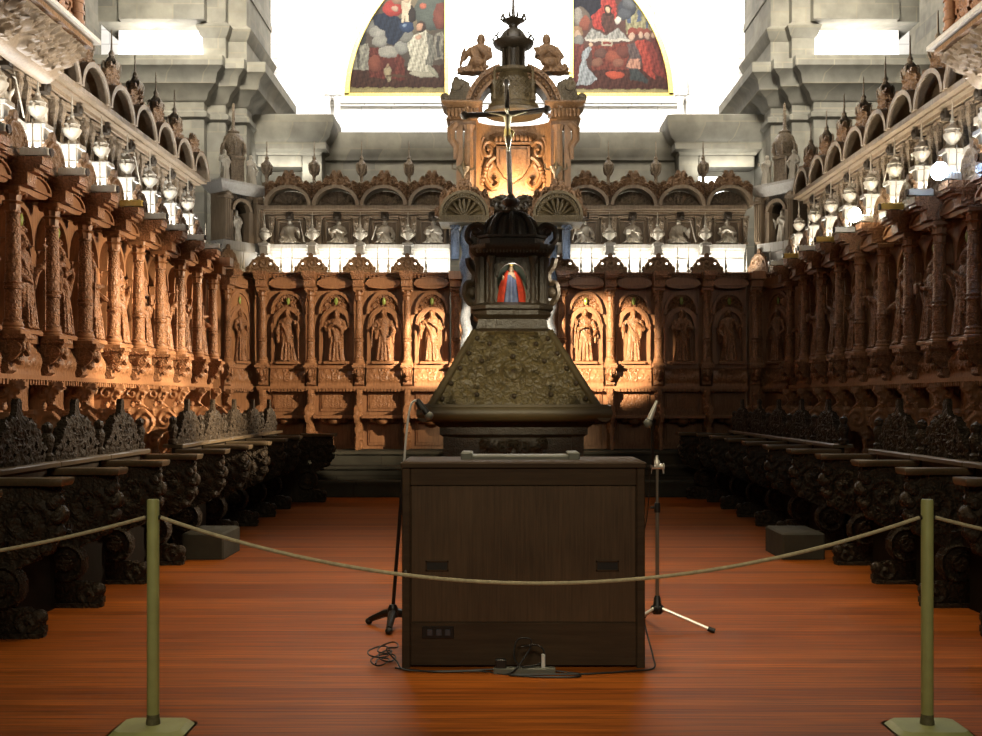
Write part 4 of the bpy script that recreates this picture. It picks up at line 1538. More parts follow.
# ------------------------------------------------------------------ organ galleries over the near ends of the rows
for s, side in ((-1, 'left'), (1, 'right')):
    xc = LCOL if s < 0 else RCOL
    y0, y1 = 7.6, 9.98 if s < 0 else 10.16
    t = thing('organ_gallery', 'carved wooden organ gallery with lattice front over the %s row' % side, 'gallery', (xc, (y0 + y1) / 2, 4.58), 0, 'organ galleries')
    of = (xc, (y0 + y1) / 2, 4.58)
    X = lambda d: xc - s * d          # d = towards the room
    pr = [(-.055, 4.32), (.02, 4.32), (.10, 4.38), (.20, 4.54), (.34, 4.62), (.34, 4.65), (-.055, 4.65)]
    m = MB()
    m.prism([(X(a), b) for a, b in pr], 'y', y0, y1)
    m.build('cove', W_UP, t, of)
    ny = int((y1 - y0) * 70)
    m = relief(y0, y1, 4.37, 4.62, ny, 22, lambda U, V: .09 * acanthus(U, V, 12, (y0, y1, 4.38, 4.61), 60, (.07, .13), False), None, .0, lambda a, b, d: (X(.07 + d + .25 * ((b - 4.37) / .25) ** 1.2), a, b))
    m.build('carved_frieze', W_UP, t, of, 60)
    m = MB()
    m.bbox(min(X(-.055), X(.40)), max(X(-.055), X(.40)), y0, y1 + .06, 4.65, 4.70, .01)
    m.build('brown_rail', W_GOLD, t, of)
    m = MB()
    m.bbox(min(X(-.3), X(.46)), max(X(-.3), X(.46)), y0, y1 + .10, 4.70, 4.75, .015)
    m.bbox(min(X(-.3), X(.40)), max(X(-.3), X(.40)), y0, y1 + .02, 4.75, 4.80, .01)
    m.build('pale_rail', W_PALE, t, of)
    m = MB()
    m.tube([(X(.28), y1 - .04, 4.80), (X(.28), y1 - .04, 7.4)], .06, 12)
    for k in range(24):
        m.tube([(X(.28), y1 - .04, 4.85 + k * .09), (X(.28), y1 - .04, 4.88 + k * .09)], .072, 12)
    m.build('corner_post', W_WARM, t, of)
    m = relief(y0, y1 - .1, 4.80, 7.3, 60, 60, lambda U, V: .05 * acanthus(U, V, 40, (y0, y1, 4.8, 7.3), 130, (.08, .16), False),
               lambda U, V: (np.abs(np.sin(U * 17 + 3 * np.sin(V * 5))) > .35) | (np.abs(np.sin(V * 13)) < .25), .02, lambda a, b, d: (X(.25 + d), a, b))
    m.build('lattice', W_WARMC, t, of, 60)
    m = MB()
    m.box(min(X(-.3), X(.1)), max(X(-.3), X(.1)), y0, y1 - .1, 4.80, 7.3)
    m.build('organ_case', W_DARK, t, of)
for root in [o for o in bpy.data.objects if o.parent is None and o.name.split('.')[0] == 'relief_bay']:
    if root.name.split('.')[0] == 'relief_bay':
        near = (root.location.x < -3.9 and root.location.y < 10.0) or (root.location.x > 4.3 and root.location.y < 10.0)
        if near:
            for c in list(root.children):
                if c.name.split('.')[0] in ('hood', 'foliage_crest', 'pinnacle'):
                    for g in list(c.children):
                        bpy.data.objects.remove(g)
                    bpy.data.objects.remove(c)

# ------------------------------------------------------------------ central throne and its canopy on the back wall
YT = 17.35
FT = 1100 / YT
TX = lambda px: (px - 499) / FT
TZ = lambda py: 1.45 + (400 - py) / FT
t = thing('throne_canopy', 'tall gilded canopy with lit niche and domed lantern, middle of the back wall', 'canopy', (XC, YT, ZB))
of = (XC, YT, ZB)
xc = TX(513.5)
m = MB()
m.box(TX(463), TX(556), YT + .55, YT + .75, ZB, TZ(196))
m.box(TX(466), TX(555), YT + .1, YT + .6, ZB, 1.05)
m.box(TX(463), TX(470), YT + .34, YT + .6, ZB, TZ(222))
m.box(TX(549), TX(556), YT + .34, YT + .6, ZB, TZ(222))
m.build('throne_back', W_LDARK, t, of)
for px in (465.5, 550):
    m = MB()
    pr = []
    for k in range(60):
        z = 1.45 + (TZ(226) - 1.45) * k / 59
        pr.append((.085, z))
    rings = []
    for k, (r, z) in enumerate(pr):
        a0 = z * 15
        rings.append([(TX(px) + .022 * math.cos(a0) + r * (1 + .1 * math.cos(3 * a)) * math.cos(a), YT + .022 * math.sin(a0) + r * math.sin(a), z) for a in [2 * PI * j / 14 for j in range(14)]])
    m.loft(rings)
    m.bbox(TX(px) - .13, TX(px) + .13, YT - .13, YT + .13, 1.3, 1.46, .01)
    m.bbox(TX(px) - .12, TX(px) + .12, YT - .12, YT + .12, ZB, 1.3, .01)
    c = m.build('twisted_column', SILVER, t, of)
for a, b in ((451, 459.5), (562, 570)):
    m = MB()
    m.bbox(TX(a), TX(b), YT - .12, YT + .06, TZ(260), TZ(230), .012)
    m.bbox(TX(a + 2), TX(b - 2), YT - .14, YT - .1, TZ(256), TZ(234), .006)
    for k in range(6):
        m.ell((TX(a + 1 + k * 1.4), YT - .13, TZ(228) + .03 * math.sin(k * 2)), (.035, .03, .03), 8, 6)
    m.build('silver_plaque', SILVER, t, of)
# hood canopies
for px in (465, 556.5):
    x = TX(px)
    hd = MB()
    z0 = TZ(220)
    hd.arch(x, z0, .285, .345, YT - .42, YT - .25, 28, 1)
    hd.arch(x, z0, .345, .385, YT - .46, YT - .25, 28, 1)
    hd.arch(x, z0, .30, .37, YT - .25, YT + .26, 24, 1)
    for k in range(25):
        a = PI * (k + .5) / 25
        hd.ell((x + .315 * math.cos(a), YT - .43, z0 + .315 * math.sin(a)), .018, 6, 5)
    hd.box(x - .385, x + .385, YT - .44, YT + .26, z0 - .10, z0)
    for k in range(26):
        hd.box(x - .38 + k * .0295, x - .365 + k * .0295, YT - .455, YT - .4, z0 - .085, z0 - .015)
    h = hd.build('side_hood', W_HOOD, t, of)

    def fanh(U, V, x=x, z0=z0):
        th = np.arctan2(V - z0, U - x)
        return .03 + .05 * np.abs(np.sin(th * 9)) * np.clip(np.hypot(U - x, V - z0) / .15, 0, 1)
    m = relief(x - .30, x + .30, z0, z0 + .30, 60, 30, fanh, lambda U, V, x=x, z0=z0: np.hypot(U - x, V - z0) < .292, 0, lambda a, b, d: (a, YT - .22 - d, b))
    m.build('fan_shell', W_HOOD, h, of, 60)

    def tp(U, x=x, z0=z0):
        u = np.abs(U - x)
        return z0 + np.sqrt(np.clip(.40 ** 2 - u ** 2, 0, 1)) + .06 + .12 * np.exp(-(u / .1) ** 2) + .05 * np.abs(np.sin(u * 24)) + .12 * np.exp(-((u - .36) / .08) ** 2)
    m = relief(x - .46, x + .46, z0, z0 + .72, 70, 54, lambda U, V, x=x, z0=z0: .05 * acanthus(U, V, 77, (x - .45, x + .45, z0, z0 + .65), 46, (.045, .09)),
               lambda U, V, x=x, z0=z0: (V < tp(U)) & (np.hypot(U - x, V - z0) > .36), .04, lambda a, b, d: (a, YT - .25 - d, b))
    m.build('foliage_crest', W_CREST, t, of, 60)
    m = MB()
    zt = z0 + .55
    m.lathe([(0, zt), (.07, zt), (.03, zt + .05), (.03, zt + .12), (.09, zt + .2), (.11, zt + .24), (.05, zt + .27), (.03, zt + .3), (.012, zt + .33), (.006, zt + .55), (0, zt + .56)], x - .02, YT - .2, 14)
    for q in range(4):
        a = q * PI / 2
        m.tube([(x - .02 + .1 * math.cos(a), YT - .2 + .1 * math.sin(a), zt + .2), (x - .02 + .17 * math.cos(a), YT - .2 + .17 * math.sin(a), zt + .22), (x - .02 + .17 * math.cos(a), YT - .2 + .17 * math.sin(a), zt + .3)], [.015, .018, .01], 6)
    m.build('vase_finial', W_HOOD, t, of)
# middle foliage under the lit niche
m = relief(TX(484), TX(538), TZ(212), TZ(190), 60, 24, lambda U, V: .06 * acanthus(U, V, 66, (TX(484), TX(538), TZ(212), TZ(190)), 40, (.06, .1)),
           lambda U, V: V < TZ(212) + .17 + .06 * np.abs(np.sin((U - xc) * 9)), .05, lambda a, b, d: (a, YT - .15 - d, b))
m.build('middle_crest', W_LDARK, t, of, 60)
# lit niche
zb = TZ(198)
m = MB()
ring0, ring1 = [], []
for k in range(15):
    a = PI * k / 14
    ring0.append((xc + .60 * math.cos(a), YT + .1 + .42 * math.sin(a), zb))
    ring1.append((xc + .60 * math.cos(a), YT + .1 + .42 * math.sin(a), TZ(118)))
back0 = [(x, y + .05, z) for x, y, z in ring0]
m.loft([ring0, ring1], cap=False, closed=False)
m.loft([[(x * 1.0, y + .06, z) for x, y, z in ring0], [(x, y + .06, z) for x, y, z in ring1]], cap=False, closed=False)
m.box(xc - .62, xc + .62, YT, YT + .6, zb - .05, zb)
m.build('lit_niche', W_GOLD, t, of)

# carved coat of arms on the niche back
sh = [(xc - .27, TZ(141)), (xc - .27, TZ(160)), (xc - .15, TZ(172)), (xc, TZ(178)), (xc + .15, TZ(172)), (xc + .27, TZ(160)), (xc + .27, TZ(141))]
m = MB()
m.prism(sh, 'y', YT + .36, YT + .52)
m.prism([(xc + (a - xc) * .8, TZ(157) + (b - TZ(157)) * .8) for a, b in sh], 'y', YT + .34, YT + .5)
for k in range(9):
    m.ell((xc - .28 + k * .07, YT + .38, TZ(134) + .03 * math.sin(k * PI / 8)), (.04, .05, .06), 8, 6)
m.box(xc - .3, xc + .3, YT + .34, YT + .5, TZ(139), TZ(137))
for s in (-1, 1):
    for pth, r in (([(.29, TZ(141)), (.36, TZ(137)), (.45, TZ(138)), (.49, TZ(144)), (.45, TZ(150)), (.38, TZ(150)), (.37, TZ(145)), (.42, TZ(144))], .035),
                   ([(.30, TZ(152)), (.38, TZ(156)), (.45, TZ(163)), (.46, TZ(172)), (.41, TZ(180)), (.33, TZ(184)), (.25, TZ(182)), (.22, TZ(177)), (.27, TZ(174))], .04),
                   ([(.34, TZ(160)), (.40, TZ(166)), (.41, TZ(173)), (.36, TZ(178))], .035), ([(.48, TZ(132)), (.52, TZ(138)), (.53, TZ(148)), (.50, TZ(156))], .03)):
        m.merge(cable([(xc + s * a, YT + .36 - .12 * (a - .25), b) for a, b in pth], r, 5))
    for k in range(5):
        m.ell((xc + s * (.44 + .02 * k), YT + .32, TZ(164 + k * 4)), (.05, .04, .035), 8, 6)
m.build('coat_of_arms', W_GOLD, t, of)
# columns, jambs and broken arch
for s in (-1, 1):
    e = .705
    x = xc + s * e
    m = MB()
    m.lathe([(0, zb), (.09, zb), (.095, zb + .06), (.07, zb + .09), (.072, zb + .45), (.085, zb + .46), (.07, zb + .5), (.062, TZ(131)), (.07, TZ(130)), (.10, TZ(126)), (0, TZ(125.5))], x, YT - .02, 20, lobes=10, amp=.05)
    m.build('canopy_column', W_GOLD, t, of)
    m = MB()
    m.box(min(xc + s * .80, xc + s * .90), max(xc + s * .80, xc + s * .90), YT - .05, YT + .24, zb - .1, TZ(124))
    m.box(min(xc + s * .59, xc + s * .64), max(xc + s * .59, xc + s * .64), YT + .0, YT + .5, zb, TZ(118))
    m.tube([(xc + s * .88, YT - .05, TZ(124)), (xc + s * .98, YT - .05, TZ(130)), (xc + s * .98, YT - .05, TZ(140)), (xc + s * .90, YT - .05, TZ(148)), (xc + s * .92, YT - .05, TZ(160))], [.05, .07, .06, .05, .03], 8)
    m.build('jamb', W_GOLD, t, of)
    x0, x1 = sorted((xc + s * .56, xc + s * 1.06))
    plan = [(x0, YT + .45), (x0, YT - .08), (x1, YT - .08), (x1, YT + .45)]
    m = MB()
    m.sweep(plan, [(-.06, TZ(125)), (-.06, TZ(121)), (0, TZ(120)), (-.02, TZ(118)), (-.02, TZ(109)), (.03, TZ(107)), (.07, TZ(104)), (.07, TZ(102.5)), (-.05, TZ(102))])
    for k in range(8):
        m.ell((x0 + .04 + k * .06, YT - .10, TZ(114)), (.03, .03, .07), 8, 6)
    m.build('entablature_block', W_GOLD, t, of)
    # broken arch: quarter mouldings rising to the lantern
    zc = TZ(112)
    a0, a1 = (PI - 0.02, PI - 1.28) if s < 0 else (.02, 1.28)
    m = MB()
    m.arch(xc, zc, .56, .60, YT - .06, YT + .45, 20, 1, a0, a1)
    m.arch(xc, zc, .60, .70, YT + .0, YT + .45, 20, 1, a0, a1)
    m.arch(xc, zc, .70, .77, YT - .10, YT + .45, 20, 1, a0, a1)
    for k in range(11):
        a = a0 + (a1 - a0) * (k + .5) / 11
        m.ell((xc + .65 * math.cos(a), YT - .01, zc + .65 * math.sin(a)), (.036, .03, .036), 8, 6)
    for k in range(14):
        a = a0 + (a1 - a0) * (k + .5) / 14
        m.ell((xc + .735 * math.cos(a), YT - .105, zc + .735 * math.sin(a)), .018, 6, 5)
    m.build('broken_arch', W_GOLD, t, of)
    # scrolled shoulder with ball finial
    sp_ = [(.60, TZ(103)), (1.10, TZ(103)), (1.14, TZ(98)), (1.10, TZ(94)), (1.02, TZ(95)), (.98, TZ(86)), (.92, TZ(80)), (.82, TZ(78)), (.70, TZ(82))]
    m = MB()
    m.prism([(xc + s * a, b) for a, b in sp_], 'y', YT + .02, YT + .4)
    m.tube([(xc + s * 1.08, YT - .03, TZ(98)), (xc + s * 1.08, YT + .4, TZ(98))], .075, 14)
    m.tube([(xc + s * .90, YT - .01, TZ(85)), (xc + s * .90, YT + .4, TZ(85))], .085, 14)
    m.ell((xc + s * .91, YT + .2, TZ(77)), (.055, .055, .07), 10, 8)
    m.build('scroll_shoulder', W_HOOD, t, of)
# dome ring, lattice drum, lantern and spire
yl = YT + .15
m = MB()
m.lathe([(0, TZ(115)), (.35, TZ(115)), (.46, TZ(113)), (.48, TZ(110)), (.42, TZ(108)), (.40, TZ(104)), (.36, TZ(103)), (0, TZ(103))], xc, yl, 32)
m.build('dome_ring', W_HOOD, t, of)
m = MB()
m.lathe([(0, TZ(104)), (.35, TZ(104)), (.355, TZ(98)), (.345, TZ(86)), (.31, TZ(77)), (.28, TZ(73)), (.37, TZ(72)), (.38, TZ(69)), (.24, TZ(68)), (0, TZ(68))], xc, yl, 32)
for i in range(28):
    for q in (-1, 1):
        pth = [(xc + .356 * math.cos(a), yl + .356 * math.sin(a), z) for a, z in [(2 * PI * i / 28 + q * u * .9, TZ(98) + u * (TZ(80) - TZ(98))) for u in np.linspace(0, 1, 6)]]
        m.tube(pth, .009, 5)
m.build('lattice_drum', W_HOOD, t, of)
for s in (-1, 1):
    m = MB()
    m.lathe([(0, TZ(103)), (.035, TZ(103)), (.04, TZ(98)), (.02, TZ(96)), (.03, TZ(88)), (.055, TZ(86)), (.02, TZ(83)), (.022, TZ(76)), (.008, TZ(72)), (0, TZ(69))], xc + s * .30, YT - .22, 10)
    m.build('drum_pinnacle', W_HOOD, t, of)
m = MB()
for k in range(8):
    a = 2 * PI * k / 8 + PI / 8
    m.tube([(xc + .17 * math.cos(a), yl + .17 * math.sin(a), TZ(68)), (xc + .17 * math.cos(a), yl + .17 * math.sin(a), TZ(46))], .03, 8)
m.lathe([(0, TZ(68)), (.14, TZ(68)), (.14, TZ(46)), (0, TZ(46))], xc, yl, 16)
m.build('lantern', W_LDARK, t, of)
m = MB()
m.lathe([(0, TZ(47)), (.20, TZ(47)), (.30, TZ(44)), (.33, TZ(41)), (.33, TZ(39.5)), (.24, TZ(38)), (.22, TZ(35)), (.16, TZ(29)), (.07, TZ(25)), (.08, TZ(22)), (.14, TZ(19)), (.17, TZ(17)), (.05, TZ(15.5)), (.03, TZ(12)), (.02, TZ(-12)), (0, TZ(-14))], xc, yl, 24)
for k in range(10):
    a = 2 * PI * k / 10
    c, s_ = math.cos(a), math.sin(a)
    m.tube([(xc + .30 * c, yl + .30 * s_, TZ(39)), (xc + .33 * c, yl + .33 * s_, TZ(36)), (xc + .29 * c, yl + .29 * s_, TZ(33)), (xc + .31 * c, yl + .31 * s_, TZ(29))], [.018, .02, .014, .006], 6)
    m.tube([(xc + .14 * c, yl + .14 * s_, TZ(18)), (xc + .20 * c, yl + .2 * s_, TZ(16)), (xc + .18 * c, yl + .18 * s_, TZ(11)), (xc + .19 * c, yl + .19 * s_, TZ(7))], [.018, .022, .012, .005], 6)
m.build('spire', W_LDARK, t, of)
for s, side, pz in ((-1, 'left', 4), (1, 'right', 2)):
    mb = half_figure(pz)
    b = MB()
    b.f = mb.f
    b.v = [(x * 1.45 + s * .10 * max(0, .3 - z) / .3 - s * .06 * z, y * 1.5, z * 1.62) for x, y, z in mb.v]
    b.ell((s * .17, -.02, .05), (.16, .10, .08), 10, 8)
    b.ell((s * .05, -.06, .16), (.13, .10, .10), 10, 8)
    f = link('canopy_angel', remesh(b, .011, 'canopy_angel', W_CREST, 1))
    f.location = (xc + s * .535, YT + .12, TZ(112) + .63)
    tag(f, 'carved robed figure perched on the %s half of the broken arch' % side, 'statue', 'figures on the broken arch')

# ------------------------------------------------------------------ great choir lectern
XL, YL = .145, 13.3
t = thing('choir_lectern', 'huge four-sided olive carved choir lectern with domed shrine on top, in mid floor', 'lectern', (XL, YL, 0), math.radians(1.5))
m = MB()


def sq(h, z, d=None):
    d = h if d is None else d
    return [(-h, -d, z), (h, -d, z), (h, d, z), (-h, d, z)]


m.loft([sq(.98, 0), sq(.98, .16), sq(.92, .18), sq(.92, .28), sq(.86, .32), sq(.80, .34), sq(.78, .42), sq(.78, 1.02), sq(.84, 1.06), sq(.84, 1.14), sq(.92, 1.2), sq(.92, 1.26)])
for s in (-1, 1):
    m.box(min(s * .66, s * .80), max(s * .66, s * .80), -.80, .8, .42, 1.04)
b = m.build('pedestal', W_LDARK, t)
r = relief(-.5, .5, .46, 1.02, 80, 46, lambda U, V: .05 * np.maximum(acanthus(U, V, 14, (-.48, .48, .5, 1.0), 30, (.06, .12)), rosette(U, V, 0, .74, .16, 8)),
           lambda U, V: (np.abs(U) < .48 - .1 * np.abs(np.sin(V * 9))), .0, lambda a, b, d: (a, -.778 - d, b))
r.build('carved_front', W_LDARK, b, None, 60)
m = MB()
for k in range(4):
    M = Matrix.Rotation(k * PI / 2, 4, 'Z')
    q = MB()
    q.tube([(-1.08, -1.0, 1.30), (1.08, -1.0, 1.30)], [.095, .095], 18)
    q.box(-1.0, 1.0, -1.06, -.9, 1.33, 1.40)
    m.merge(q, M)
m.box(-.98, .98, -.98, .98, 1.24, 1.36)
m.build('book_ledge', W_LRAIL, t)


def pface(U, V):
    # U across, V 0..1 up the slope
    half = .93 - .50 * V
    e = half - np.abs(U)
    h = .018 * acanthus(U, V * .9, 52, (-.85, .85, .05, .85), 74, (.05, .095))
    h = np.where(np.abs(U) > half - .13, .012, h)
    h = np.maximum(h, .05 * np.exp(-((np.hypot(U, (V - .46) * .95) - .12) / .025) ** 2))
    h = np.maximum(h, .05 * np.exp(-(np.hypot(U, (V - .46) * .95) / .05) ** 2))
    h = np.where((e < .035) | (V < .03) | (V > .97), .035, h)
    return h


for k in range(4):
    a = k * PI / 2
    ca, sa = math.cos(a), math.sin(a)

    def mp(u, v, d, ca=ca, sa=sa):
        x, y, z = u, -(.93 - .50 * v) - d * .86, 1.36 + .88 * v + d * .5
        return (x * ca - y * sa, x * sa + y * ca, z)
    r = relief(-.93, .93, 0, 1, 110, 60, pface, lambda U, V: np.abs(U) < (.945 - .50 * V), .0, mp)
    f = r.build('slanted_face', W_LECT, t, None, 60)
    if k == 0:
        sm = MB().ell((0, 0, 0), (.030, .030, .030), 10, 7).mesh('boss', W_LDARK)
        for (px, pv) in ((-.27, .83), (.27, .83), (-.36, .60), (.36, .60), (0, .46), (-.42, .16), (0, .14), (.42, .16), (0, .66)):
            link('boss', sm, f).location = mp(px, pv, .025)
        for s in (-1, 1):
            for w in range(5):
                v = .1 + w * .2
                link('boss', sm, f).location = mp(s * (.86 - .5 * v), v, .03)
# corner ribs of the pyramid
for k in range(4):
    m = MB()
    a = k * PI / 2 + PI / 4
    m.tube([(.94 * 1.414 * math.cos(a), .94 * 1.414 * math.sin(a), 1.37), (.44 * 1.414 * math.cos(a), .44 * 1.414 * math.sin(a), 2.25)], [.05, .04], 10)
    m.build('corner_rib', W_LRAIL, t)
m = MB()
m.loft([sq(.45, 2.22), sq(.47, 2.26), sq(.42, 2.29), sq(.40, 2.40), sq(.44, 2.43), sq(.46, 2.45)])
n_ = m.build('neck', W_LDARK, t)
# shrine
t2 = t
O8 = [(-.46, -.26), (-.30, -.44), (.30, -.44), (.46, -.26), (.46, .26), (.30, .44), (-.30, .44), (-.46, .26)]
m = MB()
m.sweep(O8, [(0, 2.44), (0, 2.50), (.03, 2.52), (.03, 2.56), (-.02, 2.59), (-.06, 2.60)])
m.build('shrine_base', W_LDARK, t2)
m = MB()
I8 = [(-.38, -.20), (-.26, -.36), (.26, -.36), (.38, -.20), (.38, .20), (.26, .36), (-.26, .36), (-.38, .20)]
# walls with a round-headed opening in front and back
for sy in (-1, 1):
    y0, y1 = sorted((sy * .36, sy * .30))
    m.box(-.30, -.175, y0, y1, 2.58, 3.16)
    m.box(.175, .30, y0, y1, 2.58, 3.16)
    m.arch(0, 2.90, .175, .30, y0, y1, 18)
    m.box(-.30, .30, y0, y1, 3.08, 3.18)
    m.arch(0, 2.90, .16, .195, y0 - .015, y1 + .015, 18)
for sx in (-1, 1):
    m.box(min(sx * .33, sx * .38), max(sx * .33, sx * .38), -.3, .3, 2.58, 3.18)
    m.loft([[(sx * .26, -.36, z), (sx * .38, -.20, z), (sx * .34, -.18, z), (sx * .24, -.32, z)] for z in (2.58, 3.18)])
    m.loft([[(sx * .26, .36, z), (sx * .38, .20, z), (sx * .34, .18, z), (sx * .24, .32, z)] for z in (2.58, 3.18)])
m.build('shrine_wall', W_LDARK, t2)
for sx in (-1, 1):
    for (px, py) in ((.245, -.385), (.40, -.245)):
        m = MB()
        m.lathe([(0, 2.58), (.05, 2.58), (.05, 2.62), (.034, 2.65), (.044, 2.75), (.03, 2.80), (.036, 2.84), (.032, 3.04), (.05, 3.08), (.055, 3.14), (0, 3.145)], sx * px, py, 12)
        m.build('shrine_column', W_LDARK, t2)
    m = cable([(sx * .47, -.2, 3.30), (sx * .53, -.2, 3.38), (sx * .50, -.2, 3.49), (sx * .40, -.2, 3.53), (sx * .33, -.2, 3.47), (sx * .36, -.2, 3.40), (sx * .42, -.2, 3.42)], .04, 5)
    m.ell((sx * .43, -.2, 3.45), (.05, .04, .05), 10, 7)
    m.build('upper_scroll', W_LDARK, t2)
    m = cable([(sx * .42, -.1, 2.58), (sx * .50, -.1, 2.62), (sx * .55, -.1, 2.72), (sx * .53, -.1, 2.84), (sx * .46, -.1, 2.86), (sx * .44, -.1, 2.96), (sx * .50, -.1, 3.06), (sx * .52, -.1, 3.15)], .045, 5)
    m.ell((sx * .48, -.1, 2.74), (.07, .05, .07), 10, 7)
    m.build('side_scroll', W_LDARK, t2)
m = MB()
m.box(-.335, .335, -.1, .1, 2.585, 2.60)
m.box(-.25, .25, .04, .06, 2.60, 3.10)
m.build('niche_back', NICHEG, t2)
m = MB()
m.sweep(O8, [(-.08, 3.13), (-.04, 3.15), (0, 3.18), (.02, 3.20), (.05, 3.25), (.05, 3.28), (-.08, 3.29), (-.08, 3.36), (-.05, 3.37), (-.05, 3.40), (-.2, 3.41)])
for k in range(22):
    m.box(-.42 + k * .039, -.405 + k * .039, -.47, -.42, 3.175, 3.205)
m.build('shrine_cornice', W_LDARK, t2)
m = MB()
m.lathe([(0, 3.38), (.30, 3.38), (.31, 3.42), (.30, 3.50), (.265, 3.58), (.20, 3.65), (.12, 3.695), (.06, 3.71), (0, 3.71)], 0, 0, 96, lobes=24, amp=.035)
for k in range(8):
    a = 2 * PI * k / 8 - PI / 2
    pth = [(r * math.cos(a), r * math.sin(a), z) for r, z in ((.325, 3.40), (.325, 3.50), (.28, 3.59), (.21, 3.665), (.12, 3.71))]
    m.tube(pth, [.04, .036, .032, .026, .02], 8)
m.build('ribbed_dome', W_LDARK, t2)
m = MB()
m.lathe([(0, 3.69), (.16, 3.69), (.17, 3.72), (.07, 3.74), (.05, 3.78), (.10, 3.82), (.11, 3.86), (.05, 3.90), (.04, 3.93), (0, 3.94)], 0, 0, 20, lobes=8, amp=.06)
m.build('dome_cap', W_LDARK, t2)

# statue in the shrine
def pos(lx, ly, z):
    a = math.radians(1.5)
    return (XL + lx * math.cos(a) - ly * math.sin(a), YL + lx * math.sin(a) + ly * math.cos(a), z)


t = thing('virgin_statue', 'small statue with red mantle and blue gown inside the lectern shrine', 'statue', pos(0, -.08, 2.603), math.radians(1.5))
fb = figure(4, .46)
link('body', remesh(fb, .006, 'body', SKIN, 1), t)
m = MB()
rings = []
for z, rx, ry in ((.002, .105, .085), (.1, .092, .078), (.2, .078, .066), (.30, .068, .055), (.345, .064, .05)):
    rings.append([(rx * (1 + .07 * math.cos(8 * a)) * math.cos(a), ry * (1 + .07 * math.cos(8 * a)) * math.sin(a) - .012, z) for a in [2 * PI * j / 40 for j in range(40)]])
m.loft(rings)
m.build('blue_gown', BLUE, t)
m = MB()
rings = []
for z, rx, ry, op in ((.0, .165, .10, .62), (.1, .165, .10, .55), (.2, .15, .095, .50), (.3, .115, .08, .5), (.37, .075, .06, .6), (.40, .055, .05, .75)):
    aa = [-PI / 2 + op + (2 * PI - 2 * op) * j / 30 for j in range(31)]
    o_ = [(rx * (1 + .05 * math.cos(11 * a)) * math.cos(a), ry * math.sin(a) - .01, z) for a in aa]
    i_ = [(p[0] * .93, p[1] * .93, z) for p in reversed(o_)]
    rings.append(o_ + i_)
m.loft(rings)
m.build('red_mantle', RED, t)
m = MB()
m.lathe([(0, .455), (.026, .455), (.03, .475), (.036, .49), (.02, .485), (0, .487)], 0, -.005, 14)
m.build('crown', GOLD, t)

# crucifix standing on the lectern
t = thing('crucifix', 'slender dark wooden crucifix with pale figure rising from the lectern dome', 'crucifix', pos(-.01, 0, 3.962), math.radians(1.5))
m = MB()
tilt = -.045
pz = lambda z: tilt * (z / 1.3)
m.tube([(0, 0, -.02), (pz(.5), 0, .5), (pz(1.3), 0, 1.30)], [.032, .030, .028], 8)
m.ell((pz(1.31), 0, 1.32), (.045, .03, .05), 8, 6)
m.tube([(pz(.95) - .50, 0, .925), (pz(.95) - .25, 0, .935), (pz(.95), 0, .95), (pz(.95) + .25, 0, .97), (pz(.95) + .46, 0, 1.0)], [.036, .034, .032, .034, .036], 8)
for s, z in ((-.52, .925), (.48, 1.0)):
    m.ell((pz(.95) + s, 0, z), (.05, .035, .055), 8, 6)
m.build('cross', W_LDARK, t)
g = MB()
cx = pz(.9)
g.loft([[(cx + rx * math.cos(a), -.075 + ry * math.sin(a), z) for a in [2 * PI * j / 16 for j in range(16)]] for z, rx, ry in ((.60, .052, .04), (.64, .056, .042), (.70, .044, .034), (.78, .056, .042), (.86, .07, .045), (.90, .06, .035), (.92, .025, .022))])
g.tube([(cx, -.08, .9), (cx - .012, -.09, .95)], [.022, .02], 8)
g.ell((cx - .018, -.098, .978), (.030, .033, .041), 12, 9)
g.ell((cx - .022, -.13, .972), (.006, .009, .01), 6, 5)
g.ell((cx - .018, -.085, .99), (.034, .034, .036), 10, 7)
for s in (-1, 1):
    g.tube([(cx + s * .055, -.075, .885), (cx + s * .17, -.055, .925), (cx + s * .30, -.045, .955 + s * .012)], [.024, .019, .013], 8)
    hx_, hz_ = cx + s * .315, .958 + s * .012
    g.ell((hx_, -.045, hz_), (.018, .009, .013), 8, 6)
    for q in range(4):
        g.tube([(hx_ + s * .012, -.047, hz_ + (q - 1.5) * .006), (hx_ + s * .03, -.056, hz_ + (q - 1.5) * .007)], [.0042, .0034], 5)
    g.tube([(cx + s * .030, -.08, .62), (cx + s * .034 + .012, -.115, .48), (cx + s * .012 + .01, -.075, .33)], [.033, .027, .017], 9)
    g.ell((cx + s * .010 + .01, -.085, .30), (.014, .02, .03), 8, 6)
K = .70
cz_ = .955
g.v = [(cx + (x - cx) * K, -.012 + (y + .03) * K - .012, cz_ + (z - cz_) * K) for x, y, z in g.v]
link('corpus', remesh(g, .0045, 'corpus', CORPUS, 1), t)
m = MB()
m.loft([[(cx + rx * (1 + .06 * math.cos(7 * a)) * math.cos(a), -.08 + ry * math.sin(a), z) for a in [2 * PI * j / 28 for j in range(28)]] for z, rx, ry in ((.53, .066, .054), (.57, .068, .054), (.62, .064, .05), (.66, .058, .046))])
m.tube([(cx + .06, -.09, .64), (cx + .095, -.1, .60), (cx + .085, -.1, .52)], [.015, .02, .012], 7)
m.v = [(cx + (x - cx) * K, -.012 + (y + .03) * K - .012, cz_ + (z - cz_) * K) for x, y, z in m.v]
m.build('loincloth', CLOTH, t)

